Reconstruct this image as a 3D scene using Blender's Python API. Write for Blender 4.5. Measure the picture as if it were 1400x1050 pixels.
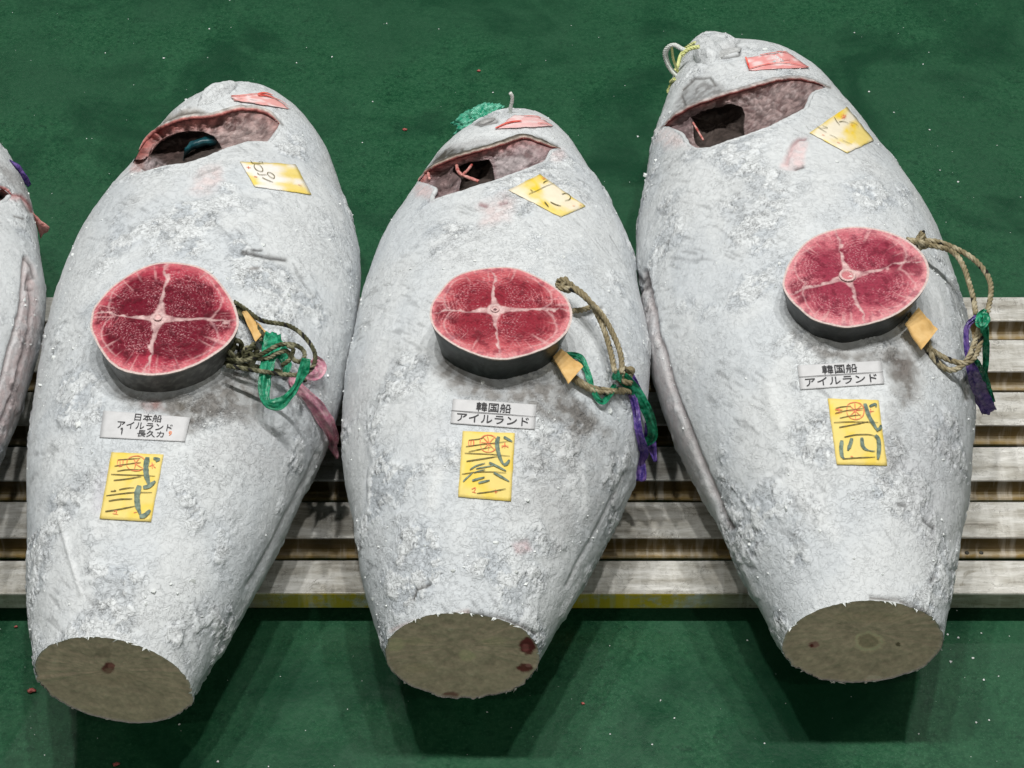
import bpy, bmesh, math, random
import numpy as np
from mathutils import Vector
from mathutils.bvhtree import BVHTree

for o in list(bpy.data.objects):
    bpy.data.objects.remove(o)
scene = bpy.context.scene
COL = scene.collection
rng = np.random.default_rng(7)
random.seed(7)

# ------------------------------------------------------------------ camera
CAM_F, CAM_H, CAM_P = 3100.0, 3.0, math.radians(44.4)     # focal length in photo pixels, height, pitch
cam_d = bpy.data.cameras.new("camera")
cam = bpy.data.objects.new("camera", cam_d)
COL.objects.link(cam)
cam.location = (0, 0, CAM_H)
cam.rotation_euler = (math.pi / 2 - CAM_P, 0, 0)
cam_d.sensor_width = 36
cam_d.lens = CAM_F / 1400 * 36
cam_d.clip_end = 200
scene.camera = cam

# ------------------------------------------------------------------ light of the hall: a dim even interior, ceiling lamps and added front fill lamps
W = bpy.data.worlds.new("World")
scene.world = W
W.use_nodes = True
W.node_tree.nodes["Background"].inputs[0].default_value = (0.93, 1.0, 0.97, 1)
W.node_tree.nodes["Background"].inputs[1].default_value = 0.09
for lx, ly, e in [(-2.05, 2.75, 218), (-0.72, 2.75, 218), (0.62, 2.75, 218), (1.95, 2.75, 218),
                  (-3.4, 9.5, 75), (3.6, 9.5, 75), (-3.4, -4.5, 140), (3.6, -4.5, 140)]:  # last two: warm fill added in front to lift the tail faces
    ld = bpy.data.lights.new("ceiling_or_fill_lamp", 'AREA')
    ld.shape = 'DISK'
    ld.size = 0.25
    ld.energy = e
    ld.color = (1.0, 0.985, 0.95) if ly > 0 else (1.0, 0.92, 0.80)
    lo = bpy.data.objects.new("ceiling_or_fill_lamp", ld)
    lo.location = (lx, ly, 9.0)
    COL.objects.link(lo)
scene.view_settings.view_transform = 'Standard'
scene.view_settings.look = 'None'
scene.view_settings.exposure = 0.0
scene.view_settings.gamma = 1.0

# ------------------------------------------------------------------ geometry of the view: a photo pixel to a point of the place
FW = np.array([0, math.cos(CAM_P), -math.sin(CAM_P)])
UP = np.array([0, math.sin(CAM_P), math.cos(CAM_P)])
RT = np.array([1.0, 0, 0])
CC = np.array([0, 0, CAM_H])

def proj(p):
    v = p - CC
    d = v @ FW
    return np.stack([700 + CAM_F * (v @ RT) / d, 525 - CAM_F * (v @ UP) / d], -1)

def ray(px, py):
    d = FW + RT * ((px - 700) / CAM_F) - UP * ((py - 525) / CAM_F)
    return d / np.linalg.norm(d)

def on_plane(px, py, z):
    d = ray(px, py)
    return CC + d * ((z - CAM_H) / d[2])

def zm(pts, ox, oy, s):
    return [(ox + x / s, oy + y / s) for x, y in pts]

# ------------------------------------------------------------------ noise
_perm = np.random.default_rng(3).permutation(256)
_perm = np.concatenate([_perm, _perm, _perm])
_g = np.array([[1,1,0],[-1,1,0],[1,-1,0],[-1,-1,0],[1,0,1],[-1,0,1],[1,0,-1],[-1,0,-1],[0,1,1],[0,-1,1],[0,1,-1],[0,-1,-1],
               [1,1,0],[-1,1,0],[0,-1,1],[0,-1,-1]], float)

def perlin(P):
    i = np.floor(P).astype(int)
    f = P - i
    i &= 255
    u = f * f * f * (f * (f * 6 - 15) + 10)
    r = 0
    for dx in (0, 1):
        for dy in (0, 1):
            for dz in (0, 1):
                h = _perm[_perm[_perm[i[..., 0] + dx] + i[..., 1] + dy] + i[..., 2] + dz] & 15
                g = _g[h]
                dot = g[..., 0] * (f[..., 0] - dx) + g[..., 1] * (f[..., 1] - dy) + g[..., 2] * (f[..., 2] - dz)
                w = (u[..., 0] if dx else 1 - u[..., 0]) * (u[..., 1] if dy else 1 - u[..., 1]) * (u[..., 2] if dz else 1 - u[..., 2])
                r = r + dot * w
    return r

def fbm(P, octs=4, gain=0.5):
    r, a = 0, 1.0
    for k in range(octs):
        r = r + a * perlin(P * 2 ** k + 17.3 * k)
        a *= gain
    return r

def sstep(a, b, x):
    t = np.clip((x - a) / (b - a), 0, 1)
    return t * t * (3 - 2 * t)

def srgb(r, g, b):
    c = np.array([r, g, b]) / 255.0
    return np.where(c <= 0.04045, c / 12.92, ((c + 0.055) / 1.055) ** 2.4)

def poly_dist(P, line):
    d = np.full(len(P), 1e9)
    for (a, b) in zip(line[:-1], line[1:]):
        a = np.array(a, float); b = np.array(b, float)
        ab = b - a
        t = np.clip(((P - a) @ ab) / max(ab @ ab, 1e-9), 0, 1)
        d = np.minimum(d, np.hypot(*(P - a - t[:, None] * ab).T))
    return d

def sdf(P, poly):                                   # positive inside
    poly = list(poly)
    d = poly_dist(P, poly + [poly[0]])
    x, y = P[:, 0], P[:, 1]
    ins = np.zeros(len(P), bool)
    for (x1, y1), (x2, y2) in zip(poly, poly[1:] + poly[:1]):
        if y1 == y2:
            continue
        c = ((y1 > y) != (y2 > y)) & (x < (x2 - x1) * (y - y1) / (y2 - y1) + x1)
        ins ^= c
    return np.where(ins, d, -d)

def resample(pts, n, smooth=True):
    pts = np.array(pts, float)
    if smooth and len(pts) > 2:
        out = []
        P = np.vstack([2 * pts[0] - pts[1], pts, 2 * pts[-1] - pts[-2]])
        for i in range(1, len(P) - 2):
            for t in np.linspace(0, 1, 10, endpoint=False):
                p0, p1, p2, p3 = P[i - 1], P[i], P[i + 1], P[i + 2]
                out.append(0.5 * (2 * p1 + (p2 - p0) * t + (2 * p0 - 5 * p1 + 4 * p2 - p3) * t * t + (3 * p1 - p0 - 3 * p2 + p3) * t ** 3))
        out.append(pts[-1])
        pts = np.array(out)
    s = np.concatenate([[0], np.cumsum(np.linalg.norm(np.diff(pts, axis=0), axis=1))])
    q = np.linspace(0, s[-1], n)
    return np.stack([np.interp(q, s, pts[:, k]) for k in range(pts.shape[1])], -1)

# ------------------------------------------------------------------ objects
def tag(o, label=None, cat=None, group=None, kind=None):
    for k, v in (("label", label), ("category", cat), ("group", group), ("kind", kind)):
        if v:
            o[k] = v
    return o

def empty(name, loc):
    o = bpy.data.objects.new(name, None)
    o.empty_display_size = 0.05
    o.location = loc
    COL.objects.link(o)
    return o

def world_loc(o):
    l = np.array(o.location)
    while o.parent:
        o = o.parent
        l = l + np.array(o.location)
    return l

def mk(name, V, Fc, mat, parent=None, cols=None, smooth=True, origin=None):
    V = np.asarray(V, float)
    o_par = world_loc(parent) if parent else np.zeros(3)
    org = np.array(origin, float) if origin is not None else o_par
    me = bpy.data.meshes.new(name)
    if isinstance(Fc, np.ndarray):
        n, k = Fc.shape
        me.vertices.add(len(V)); me.vertices.foreach_set("co", (V - org).ravel())
        me.loops.add(n * k); me.loops.foreach_set("vertex_index", Fc.ravel().astype(np.int32))
        me.polygons.add(n); me.polygons.foreach_set("loop_start", np.arange(0, n * k, k, dtype=np.int32))
        me.update(calc_edges=True)
    else:
        me.from_pydata((V - org).tolist(), [], Fc)
    me.polygons.foreach_set("use_smooth", np.full(len(me.polygons), smooth))
    if cols is not None:
        a = me.color_attributes.new("col", 'FLOAT_COLOR', 'POINT')
        c4 = np.clip(cols, 0, 1) if cols.shape[1] == 4 else np.concatenate([np.clip(cols, 0, 1), np.ones((len(cols), 1))], 1)
        a.data.foreach_set("color", c4.ravel())
    me.materials.append(mat)
    me.validate()
    o = bpy.data.objects.new(name, me)
    COL.objects.link(o)
    if parent:
        o.parent = parent
        o.location = org - o_par
    else:
        o.location = org
    return o

def grid_faces(n, m, wrap=False):
    i, j = np.meshgrid(np.arange(n - 1), np.arange(m if wrap else m - 1), indexing='ij')
    j2 = (j + 1) % m
    return np.stack([i * m + j, i * m + j2, (i + 1) * m + j2, (i + 1) * m + j], -1).reshape(-1, 4)

def tube(path, rad, sides=7, caps=True):
    path = np.asarray(path, float)
    n = len(path)
    rad = np.broadcast_to(rad, (n,))
    t = np.gradient(path, axis=0)
    t /= np.linalg.norm(t, axis=1)[:, None] + 1e-12
    a = np.array([0.13, 0.21, 0.97])
    u = np.cross(t, a); u /= np.linalg.norm(u, axis=1)[:, None] + 1e-12
    w = np.cross(t, u)
    th = np.linspace(0, 2 * np.pi, sides, endpoint=False)
    V = path[:, None] + rad[:, None, None] * (np.cos(th)[None, :, None] * u[:, None] + np.sin(th)[None, :, None] * w[:, None])
    V = V.reshape(-1, 3)
    Fc = grid_faces(n, sides, True).tolist()
    if caps:
        Fc.append(list(range(sides))[::-1]); Fc.append(list(range((n - 1) * sides, n * sides)))
    return V, Fc

def join(parts):
    V, Fc, off = [], [], 0
    for v, f in parts:
        V.append(v); Fc += [[i + off for i in q] for q in f]; off += len(v)
    return np.vstack(V), Fc

# ------------------------------------------------------------------ materials
def new_mat(name):
    m = bpy.data.materials.new(name)
    m.use_nodes = True
    nt = m.node_tree
    b = nt.nodes["Principled BSDF"]
    return m, nt, b

def N(nt, typ, **kw):
    n = nt.nodes.new(typ)
    for k, v in kw.items():
        if k.startswith("i_"):
            key = k[2:].replace("_", " ")
            n.inputs[int(key) if key.isdigit() else key].default_value = v
        else:
            setattr(n, k, v)
    return n

def ramp(nt, src, stops):
    r = nt.nodes.new("ShaderNodeValToRGB")
    el = r.color_ramp.elements
    while len(el) > 1:
        el.remove(el[-1])
    for i, (p, c) in enumerate(stops):
        e = el[0] if i == 0 else el.new(p)
        e.position = p
        e.color = (c, c, c, 1) if not hasattr(c, '__len__') else (*c, 1)
    nt.links.new(src, r.inputs[0])
    return r.outputs[0]

def noise(nt, scale, detail=6, rough=0.6, vec=None, dist=0.0):
    n = N(nt, "ShaderNodeTexNoise", i_Scale=scale, i_Detail=detail, i_Roughness=rough, i_Distortion=dist)
    if vec is not None:
        nt.links.new(vec, n.inputs["Vector"])
    return n.outputs["Fac"]

def mixc(nt, fac, a, b, mode='MIX'):
    m = nt.nodes.new("ShaderNodeMix")
    m.data_type = 'RGBA'
    m.blend_type = mode
    for s, v in ((0, fac), (6, a), (7, b)):
        if isinstance(v, bpy.types.NodeSocket):
            nt.links.new(v, m.inputs[s])
        elif s == 0:
            m.inputs[0].default_value = v
        else:
            m.inputs[s].default_value = (*v, 1) if len(v) == 3 else v
    return m.outputs[2]

def math_(nt, op, a, b=None):
    m = N(nt, "ShaderNodeMath", operation=op)
    for i, v in ((0, a), (1, b)):
        if v is None:
            continue
        if isinstance(v, bpy.types.NodeSocket):
            nt.links.new(v, m.inputs[i])
        else:
            m.inputs[i].default_value = v
    return m.outputs[0]

def bump(nt, b, h, strength, dist, prev=None):
    n = N(nt, "ShaderNodeBump", i_Strength=strength, i_Distance=dist)
    nt.links.new(h, n.inputs["Height"])
    if prev is not None:
        nt.links.new(prev, n.inputs["Normal"])
    nt.links.new(n.outputs[0], b.inputs["Normal"])
    return n.outputs[0]

def objc(nt):
    return N(nt, "ShaderNodeTexCoord").outputs["Object"]

def N_map(nt, vec, scale):
    m = N(nt, "ShaderNodeMapping")
    m.inputs["Scale"].default_value = scale
    nt.links.new(vec, m.inputs[0])
    return m.outputs[0]

def mat_frost():
    m, nt, b = new_mat("frosted_skin")
    oc = objc(nt)
    an = N(nt, "ShaderNodeAttribute", attribute_name="col")
    at, al = an.outputs["Color"], an.outputs["Alpha"]       # alpha: how crusted the frost is here
    n1 = noise(nt, 60, 8, 0.70, oc, 0.5)
    n2 = noise(nt, 210, 6, 0.7, oc)
    n3 = noise(nt, 16, 3, 0.5, oc)
    c = mixc(nt, 1.0, at, ramp(nt, n1, [(0.30, (0.88, 0.885, 0.89)), (0.45, (0.965, 0.967, 0.97)), (0.54, (1, 1, 1))]), 'MULTIPLY')
    c = mixc(nt, math_(nt, 'MULTIPLY', ramp(nt, n2, [(0.30, 0.5), (0.39, 0)]), al), c, (0.50, 0.48, 0.485))
    # thin dark cracks where the skin shows between the flakes
    m1 = noise(nt, 21, 4, 0.6, oc)
    rdg = math_(nt, 'ABSOLUTE', math_(nt, 'SUBTRACT', noise(nt, 58, 6, 0.68, oc, 1.4), 0.5))
    crack = math_(nt, 'MULTIPLY', ramp(nt, rdg, [(0.0, 1), (0.012, 0.9), (0.028, 0)]), ramp(nt, m1, [(0.52, 0), (0.60, 0.9)]))
    rd2 = math_(nt, 'ABSOLUTE', math_(nt, 'SUBTRACT', noise(nt, 115, 5, 0.6, oc, 0.9), 0.5))
    crack2 = math_(nt, 'MULTIPLY', ramp(nt, rd2, [(0.0, 1), (0.012, 0.8), (0.035, 0)]), math_(nt, 'MULTIPLY', al, ramp(nt, m1, [(0.42, 0.45), (0.50, 0.08)])))
    crack = math_(nt, 'MULTIPLY', crack, math_(nt, 'ADD', math_(nt, 'MULTIPLY', al, 0.8), 0.25))
    c = mixc(nt, crack, c, (0.13, 0.132, 0.135))
    c = mixc(nt, crack2, c, (0.22, 0.222, 0.225))
    sp = math_(nt, 'MULTIPLY', ramp(nt, n2, [(0.29, 1), (0.35, 0)]), ramp(nt, n3, [(0.54, 0.0), (0.64, 0.6)]))
    c = mixc(nt, sp, c, (0.20, 0.205, 0.21))
    nt.links.new(c, b.inputs["Base Color"])
    b.inputs["Roughness"].default_value = 0.66
    b.inputs["Specular IOR Level"].default_value = 0.25
    flake = math_(nt, 'MULTIPLY', ramp(nt, noise(nt, 95, 7, 0.68, oc, 0.9), [(0.43, 0), (0.49, 0.7), (0.60, 1.0)]), math_(nt, 'ADD', al, 0.12))
    nb = bump(nt, b, flake, 0.75, 0.0030)
    nb = bump(nt, b, n2, 0.42, 0.0018, nb)
    bump(nt, b, noise(nt, 480, 3, 0.6, oc), 0.35, 0.0007, nb)
    return m

def mat_attr(name, rough=0.5, spec=0.5, ns=120, amt=0.25, bs=0.4, bd=0.001, bscale=None, coat=0.0, metal=0.0, trans=0.0):
    """colour from the mesh, broken up by noise"""
    m, nt, b = new_mat(name)
    oc = objc(nt)
    at = N(nt, "ShaderNodeAttribute", attribute_name="col").outputs["Color"]
    n1 = noise(nt, ns, 6, 0.65, oc)
    c = mixc(nt, 1.0, at, ramp(nt, n1, [(0.3, 1 - amt), (0.7, 1.0)]), 'MULTIPLY')
    nt.links.new(c, b.inputs["Base Color"])
    b.inputs["Roughness"].default_value = rough
    b.inputs["Specular IOR Level"].default_value = spec
    b.inputs["Coat Weight"].default_value = coat
    b.inputs["Metallic"].default_value = metal
    b.inputs["Transmission Weight"].default_value = trans
    bump(nt, b, noise(nt, bscale or ns * 1.7, 5, 0.6, oc), bs, bd)
    return m

def mat_plain(name, c1, c2, ns=80, rough=0.5, spec=0.5, bs=0.3, bd=0.001, lo=0.35, hi=0.65, metal=0.0, detail=6, trans=0.0, alpha=1.0, sheen=0.0):
    m, nt, b = new_mat(name)
    oc = objc(nt)
    n1 = noise(nt, ns, detail, 0.65, oc)
    nt.links.new(ramp(nt, n1, [(lo, c1), (hi, c2)]), b.inputs["Base Color"])
    b.inputs["Roughness"].default_value = rough
    b.inputs["Specular IOR Level"].default_value = spec
    b.inputs["Metallic"].default_value = metal
    b.inputs["Transmission Weight"].default_value = trans
    b.inputs["Alpha"].default_value = alpha
    bump(nt, b, noise(nt, ns * 2.2, 5, 0.6, oc), bs, bd)
    return m

def mat_plastic(name, c1, c2, translucency=0.35, lo=0.38, hi=0.62):
    m, nt, b = new_mat(name)
    oc = objc(nt)
    col = ramp(nt, noise(nt, 110, 5, 0.65, oc), [(lo, c1), (hi, c2)])
    col = mixc(nt, 1.0, col, N(nt, "ShaderNodeAttribute", attribute_name="col").outputs["Color"], 'MULTIPLY')
    nt.links.new(col, b.inputs["Base Color"])
    b.inputs["Roughness"].default_value = 0.24
    tr = N(nt, "ShaderNodeBsdfTranslucent")
    nt.links.new(col, tr.inputs[0])
    mx = N(nt, "ShaderNodeMixShader", i_0=translucency)
    nt.links.new(b.outputs[0], mx.inputs[1]); nt.links.new(tr.outputs[0], mx.inputs[2])
    nt.links.new(mx.outputs[0], nt.nodes["Material Output"].inputs[0])
    bump(nt, b, noise(nt, 190, 4, 0.6, oc), 0.6, 0.002)
    return m

def mat_floor():
    m, nt, b = new_mat("green_floor_paint")
    oc = objc(nt)
    big = noise(nt, 2.2, 6, 0.62, oc)
    fine = noise(nt, 95, 6, 0.72, oc)
    mid = noise(nt, 14, 5, 0.65, oc)
    c = ramp(nt, mid, [(0.32, (0.0038, 0.0491, 0.0197)), (0.68, (0.0109, 0.0760, 0.0326))])
    c = mixc(nt, ramp(nt, noise(nt, 38, 6, 0.75, oc), [(0.46, 0), (0.62, 0.6)]), c, (0.0174, 0.0855, 0.0378))
    c = mixc(nt, ramp(nt, noise(nt, 31, 6, 0.75, oc), [(0.34, 0.8), (0.47, 0)]), c, (0.0022, 0.0317, 0.0136))
    c = mixc(nt, ramp(nt, fine, [(0.46, 0), (0.62, 0.85)]), c, (0.0218, 0.0966, 0.0439))
    c = mixc(nt, ramp(nt, noise(nt, 210, 5, 0.75, oc), [(0.55, 0), (0.63, 0.9)]), c, (0.0382, 0.1267, 0.0666))
    c = mixc(nt, ramp(nt, fine, [(0.26, 0.9), (0.43, 0)]), c, (0.0017, 0.0238, 0.0106))
    c = mixc(nt, ramp(nt, big, [(0.42, 0), (0.60, 0.6)]), c, (0.0164, 0.0673, 0.0341))
    c = mixc(nt, ramp(nt, noise(nt, 3.3, 5, 0.62, oc, 0.8), [(0.36, 0.75), (0.50, 0)]), c, (0.0022, 0.0356, 0.0151))
    nt.links.new(c, b.inputs["Base Color"])
    nt.links.new(ramp(nt, mid, [(0.3, 0.30), (0.7, 0.46)]), b.inputs["Roughness"])
    b.inputs["Specular IOR Level"].default_value = 0.3
    nb = bump(nt, b, fine, 0.5, 0.0016)
    bump(nt, b, mid, 0.2, 0.003, nb)
    return m

def mat_alu():
    m, nt, b = new_mat("worn_aluminium")
    oc = objc(nt)
    mp = N(nt, "ShaderNodeMapping"); mp.inputs["Scale"].default_value = (0.8, 4.5, 4.5)
    nt.links.new(oc, mp.inputs[0])
    st = noise(nt, 9, 8, 0.7, mp.outputs[0])
    bl = noise(nt, 26, 6, 0.65, oc, 1.0)
    c = ramp(nt, st, [(0.30, (0.18, 0.165, 0.135)), (0.43, (0.44, 0.42, 0.37)), (0.55, (0.62, 0.61, 0.57)), (0.66, (0.82, 0.81, 0.78))])
    ln = math_(nt, 'ABSOLUTE', math_(nt, 'SUBTRACT', noise(nt, 34, 6, 0.6, oc, 1.6), 0.5))
    c = mixc(nt, math_(nt, 'MULTIPLY', ramp(nt, ln, [(0, 0.8), (0.02, 0)]), ramp(nt, bl, [(0.42, 0), (0.62, 1)])), c, (0.14, 0.125, 0.10))
    c = mixc(nt, ramp(nt, bl, [(0.24, 0.85), (0.36, 0)]), c, (0.20, 0.165, 0.10))
    # yellow paint left on the front edge
    sx = N(nt, "ShaderNodeSeparateXYZ"); nt.links.new(oc, sx.inputs[0])
    at = N(nt, "ShaderNodeAttribute", attribute_name="col").outputs["Color"]
    sc = N(nt, "ShaderNodeSeparateColor"); nt.links.new(at, sc.inputs[0])
    c = mixc(nt, math_(nt, 'MULTIPLY', sc.outputs[0], ramp(nt, noise(nt, 30, 5, 0.7, oc), [(0.34, 0), (0.50, 0.95)])), c, (0.68, 0.50, 0.02))
    c = mixc(nt, math_(nt, 'MULTIPLY', sc.outputs[1], ramp(nt, st, [(0.25, 1.0), (0.75, 0.85)])), c, (0.14, 0.092, 0.022))
    c = mixc(nt, math_(nt, 'MULTIPLY', sc.outputs[2], ramp(nt, bl, [(0.30, 0.45), (0.62, 1.0)])), c, (0.40, 0.275, 0.095))
    nt.links.new(c, b.inputs["Base Color"])
    wv = noise(nt, 70, 3, 0.5, N_map(nt, oc, (1.0, 0.12, 0.12)))
    c = mixc(nt, ramp(nt, wv, [(0.52, 0), (0.68, 0.30)]), c, (0.86, 0.85, 0.82))
    nt.links.new(c, b.inputs["Base Color"])
    b.inputs["Metallic"].default_value = 0.4
    nt.links.new(ramp(nt, bl, [(0.3, 0.48), (0.7, 0.27)]), b.inputs["Roughness"])
    nb = bump(nt, b, st, 0.25, 0.003)
    bump(nt, b, ln, 0.3, 0.002, nb)
    return m

M_FROST = mat_frost()
M_FLESH = mat_attr("frozen_red_flesh", 0.45, 0.2, 260, 0.40, 0.6, 0.0014, 330)
M_CAV = mat_attr("gill_flesh", 0.5, 0.45, 90, 0.55, 0.9, 0.004, 110)
M_CUT = mat_attr("frozen_tail_face", 0.6, 0.3, 190, 0.22, 0.5, 0.0009, 330)
M_SKIN = mat_attr("dark_tuna_skin", 0.42, 0.5, 70, 0.45, 0.35, 0.0015, 160)
M_ROPE = mat_attr("twisted_rope", 0.85, 0.2, 300, 0.4, 0.6, 0.0012, 700)
M_PAPER = mat_attr("paper", 0.72, 0.25, 60, 0.12, 0.25, 0.0012, 40)
M_ALU = mat_alu()
M_FLOOR = mat_floor()
M_DARKM = mat_plain("grimy_steel", (0.03, 0.032, 0.03), (0.08, 0.075, 0.06), 40, 0.6, 0.4)
M_INK = mat_plain("black_print", (0.035, 0.035, 0.04), (0.10, 0.10, 0.105), 260, 0.7, 0.2, lo=0.40, hi=0.75)
M_MARK = mat_plain("green_black_marker", (0.06, 0.095, 0.08), (0.24, 0.31, 0.25), 110, 0.7, 0.2)
M_PEN = mat_plain("black_marker", (0.07, 0.06, 0.025), (0.26, 0.22, 0.09), 150, 0.7, 0.2)
M_STAMP = mat_plain("red_stamp_ink", (0.72, 0.13, 0.06), (0.85, 0.38, 0.20), 210, 0.7, 0.2)
M_TAN = mat_plain("tan_card", (0.60, 0.36, 0.12), (0.74, 0.50, 0.22), 45, 0.7, 0.25)
M_GREENP = mat_plastic("green_plastic_tape", (0.0, 0.20, 0.09), (0.06, 0.52, 0.30))
M_PURPLE = mat_plastic("purple_plastic_tape", (0.05, 0.028, 0.25), (0.28, 0.17, 0.52))
M_PINK = mat_plastic("pink_plastic_tape", (0.74, 0.30, 0.43), (0.92, 0.62, 0.68))
M_NET = mat_plastic("green_netting", (0.01, 0.38, 0.22), (0.28, 0.74, 0.56))
M_TEAL = mat_plain("teal_sheet", (0.003, 0.035, 0.048), (0.010, 0.095, 0.115), 30, 0.4, 0.5)
M_ICE = mat_plain("ice_chips", (0.62, 0.66, 0.66), (0.80, 0.82, 0.82), 200, 0.75, 0.2)
M_STRING = mat_plain("white_string", (0.50, 0.54, 0.52), (0.76, 0.78, 0.74), 260, 0.8, 0.2)
M_YELSTR = mat_plain("yellow_string", (0.50, 0.55, 0.16), (0.78, 0.78, 0.45), 160, 0.8, 0.2)
M_REDBIT = mat_plain("red_scrap", (0.30, 0.04, 0.035), (0.58, 0.22, 0.19), 200, 0.5, 0.4)
M_REDFISH = mat_plain("raw_red_flap", (0.42, 0.08, 0.07), (0.75, 0.42, 0.38), 70, 0.5, 0.4, bs=0.6, bd=0.004)
M_TAPE = mat_attr("red_tape_under_frost", 0.5, 0.3, 90, 0.15, 0.4, 0.002, 150)
FIT = {
 '0': {'x0': -1.2381, 'y0': 2.0075, 'yaw': 0.1046, 'L': 1.4777, 'cut': -0.05, 'tilt': -0.0044, 'qc': 0.86, 'a': [0.1491, 0.2007, 0.2413, 0.275, 0.3031, 0.3145, 0.3124, 0.2943, 0.2463, 0.2032, 0.1756], 'c': [0.0, 0.0, 0.0, 0.0, -0.0, -0.0, -0.0, -0.0, -0.0, -0.0, -0.0], 'b': [0.1108, 0.1535, 0.1868, 0.2032, 0.2134, 0.2159, 0.2116, 0.1969, 0.1625, 0.1601, 0.1607], 'z': [0.235, 0.245, 0.255, 0.261, 0.267, 0.2691, 0.2673, 0.2655, 0.2636, 0.2622, 0.2609]},
 '1': {'x0': -0.587, 'y0': 2.1701, 'yaw': 0.0517, 'L': 1.3985, 'cut': -0.0892, 'tilt': -0.0044, 'qc': 0.86, 'a': [0.1226, 0.1661, 0.2009, 0.2304, 0.2556, 0.2669, 0.2668, 0.253, 0.2131, 0.1768, 0.1535], 'c': [-0.0251, -0.0198, -0.0132, -0.0086, 0.0011, 0.002, 0.0018, 0.0038, 0.0044, 0.0026, 0.0012], 'b': [0.1035, 0.1443, 0.1768, 0.1935, 0.2045, 0.2082, 0.2054, 0.1923, 0.1598, 0.1582, 0.1596], 'z': [0.235, 0.245, 0.255, 0.261, 0.267, 0.2691, 0.2673, 0.2655, 0.2636, 0.2622, 0.2609]},
 '2': {'x0': -0.0714, 'y0': 2.2203, 'yaw': 0.0447, 'L': 1.2971, 'cut': 0.0154, 'tilt': -0.0056, 'qc': 0.86, 'a': [0.1198, 0.1674, 0.2067, 0.2441, 0.2581, 0.2595, 0.2487, 0.2303, 0.1915, 0.1502, 0.1181], 'c': [-0.0059, -0.003, 0.0075, 0.0151, 0.0197, 0.022, 0.0186, 0.0201, 0.0211, 0.0164, 0.0294], 'b': [0.105, 0.148, 0.1819, 0.205, 0.2065, 0.2024, 0.1915, 0.175, 0.1436, 0.1343, 0.1226], 'z': [0.235, 0.245, 0.255, 0.261, 0.267, 0.2691, 0.2673, 0.2655, 0.2636, 0.2622, 0.2609]},
 '3': {'x0': 0.655, 'y0': 2.2552, 'yaw': -0.0714, 'L': 1.5556, 'cut': -0.0719, 'tilt': -0.0038, 'qc': 0.86, 'a': [0.1233, 0.1728, 0.2168, 0.2574, 0.2798, 0.2792, 0.2707, 0.236, 0.1982, 0.1517, 0.0919], 'c': [-0.1061, -0.1003, -0.0892, -0.0925, -0.0908, -0.0869, -0.0897, -0.0934, -0.0935, -0.0972, -0.1412], 'b': [0.101, 0.148, 0.1908, 0.2162, 0.2239, 0.2177, 0.2084, 0.1793, 0.1487, 0.1287, 0.0873], 'z': [0.235, 0.245, 0.255, 0.261, 0.267, 0.2691, 0.2673, 0.2655, 0.2636, 0.2622, 0.2609]},
}

# ------------------------------------------------------------------ the floor
fx, fy = np.meshgrid(np.linspace(-25, 25, 26), np.linspace(-8, 42, 26), indexing='xy')
floor = mk("floor", np.stack([fx.ravel(), fy.ravel(), 0 * fx.ravel()], -1), grid_faces(26, 26), M_FLOOR)
tag(floor, "dark green painted market hall floor, scuffed and dusted with ice", None, None, "structure")

# ------------------------------------------------------------------ the aluminium pallet under the fish
PZ = 0.068                                           # height of its deck
pal = empty("metal_pallet", (0, 2.7, 0))
tag(pal, "worn aluminium pallet of six long slats lying under the row of frozen tuna", "pallet")
X0, X1 = -1.9, 1.75
rows = [(405.5, 439.5), (464, 509), (535, 582), (610, 658), (685.5, 736.5), (765.5, 813)]
for k, (ya, yb) in enumerate(rows):
    y1 = on_plane(700, ya, PZ)[1]; y0 = on_plane(700, yb, PZ)[1]
    h = 0.036 if k == 5 else 0.030
    led = 0.0 if k == 5 else 0.0145
    t = 0.003
    r = 0.0035
    prof = [(y1 + 0.001, PZ - h), (y1, PZ - r)] + [(y1 - r * (1 - math.cos(a)), PZ - r + r * math.sin(a)) for a in np.linspace(0.3, 1.5, 4)]
    prof += [(y0 + r * (1 - math.sin(a)) + 0.002, PZ - r + r * math.cos(a) + (0.0008 if 0.2 < a < 0.9 else 0)) for a in np.linspace(0.0, 1.5, 5)]
    prof += [(y0, PZ - h + 0.003)]
    if led:
        prof += [(y0 - 0.0025, PZ - h), (y0 - led + 0.002, PZ - h - 0.0005), (y0 - led, PZ - h - 0.003), (y0 - led, PZ - h - 0.007), (y0 + 0.004, PZ - h - 0.007), (y0 + 0.004, PZ - 0.007)]
    else:
        prof += [(y0 + 0.001, PZ - h), (y0 + 0.005, PZ - h), (y0 + 0.005, PZ - 0.007)]
    prof += [(y1 - 0.004, PZ - 0.007), (y1 - 0.004, PZ - h)]
    n = len(prof)
    nx = 90
    xs = np.linspace(X0, X1, nx)
    V = np.array([[(x, y, z + 0.0006 * math.sin(x * 7 + k * 2)) for (y, z) in prof] for x in xs]).reshape(-1, 3)
    Fc = grid_faces(nx, n, True).tolist() + [list(range(n)), list(range((nx - 1) * n, nx * n))[::-1]]
    cols = np.zeros((nx, n, 3))
    if k == 5:                                        # remains of yellow edge paint in patches of its own
        px = proj(V.reshape(nx, n, 3)[:, 9])[:, 0]
        w = sstep(300, 420, px) * (1 - sstep(520, 620, px)) + sstep(700, 780, px) * (1 - sstep(930, 1010, px))
        cols[:, 9:14, 0] = w[:, None]
        cols[:, 10:13, 1] = 0.4 * (1 - w[:, None])
    else:
        cols[:, 10:13, 1] = 1.0                       # shade and golden reflection of the inner faces, painted in brown
        cols[:, 13:17, 2] = 1.0
    s = mk("slat", V, Fc, M_ALU, pal, cols.reshape(-1, 3), smooth=True)
    for p in s.data.polygons:
        p.use_smooth = False
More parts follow.
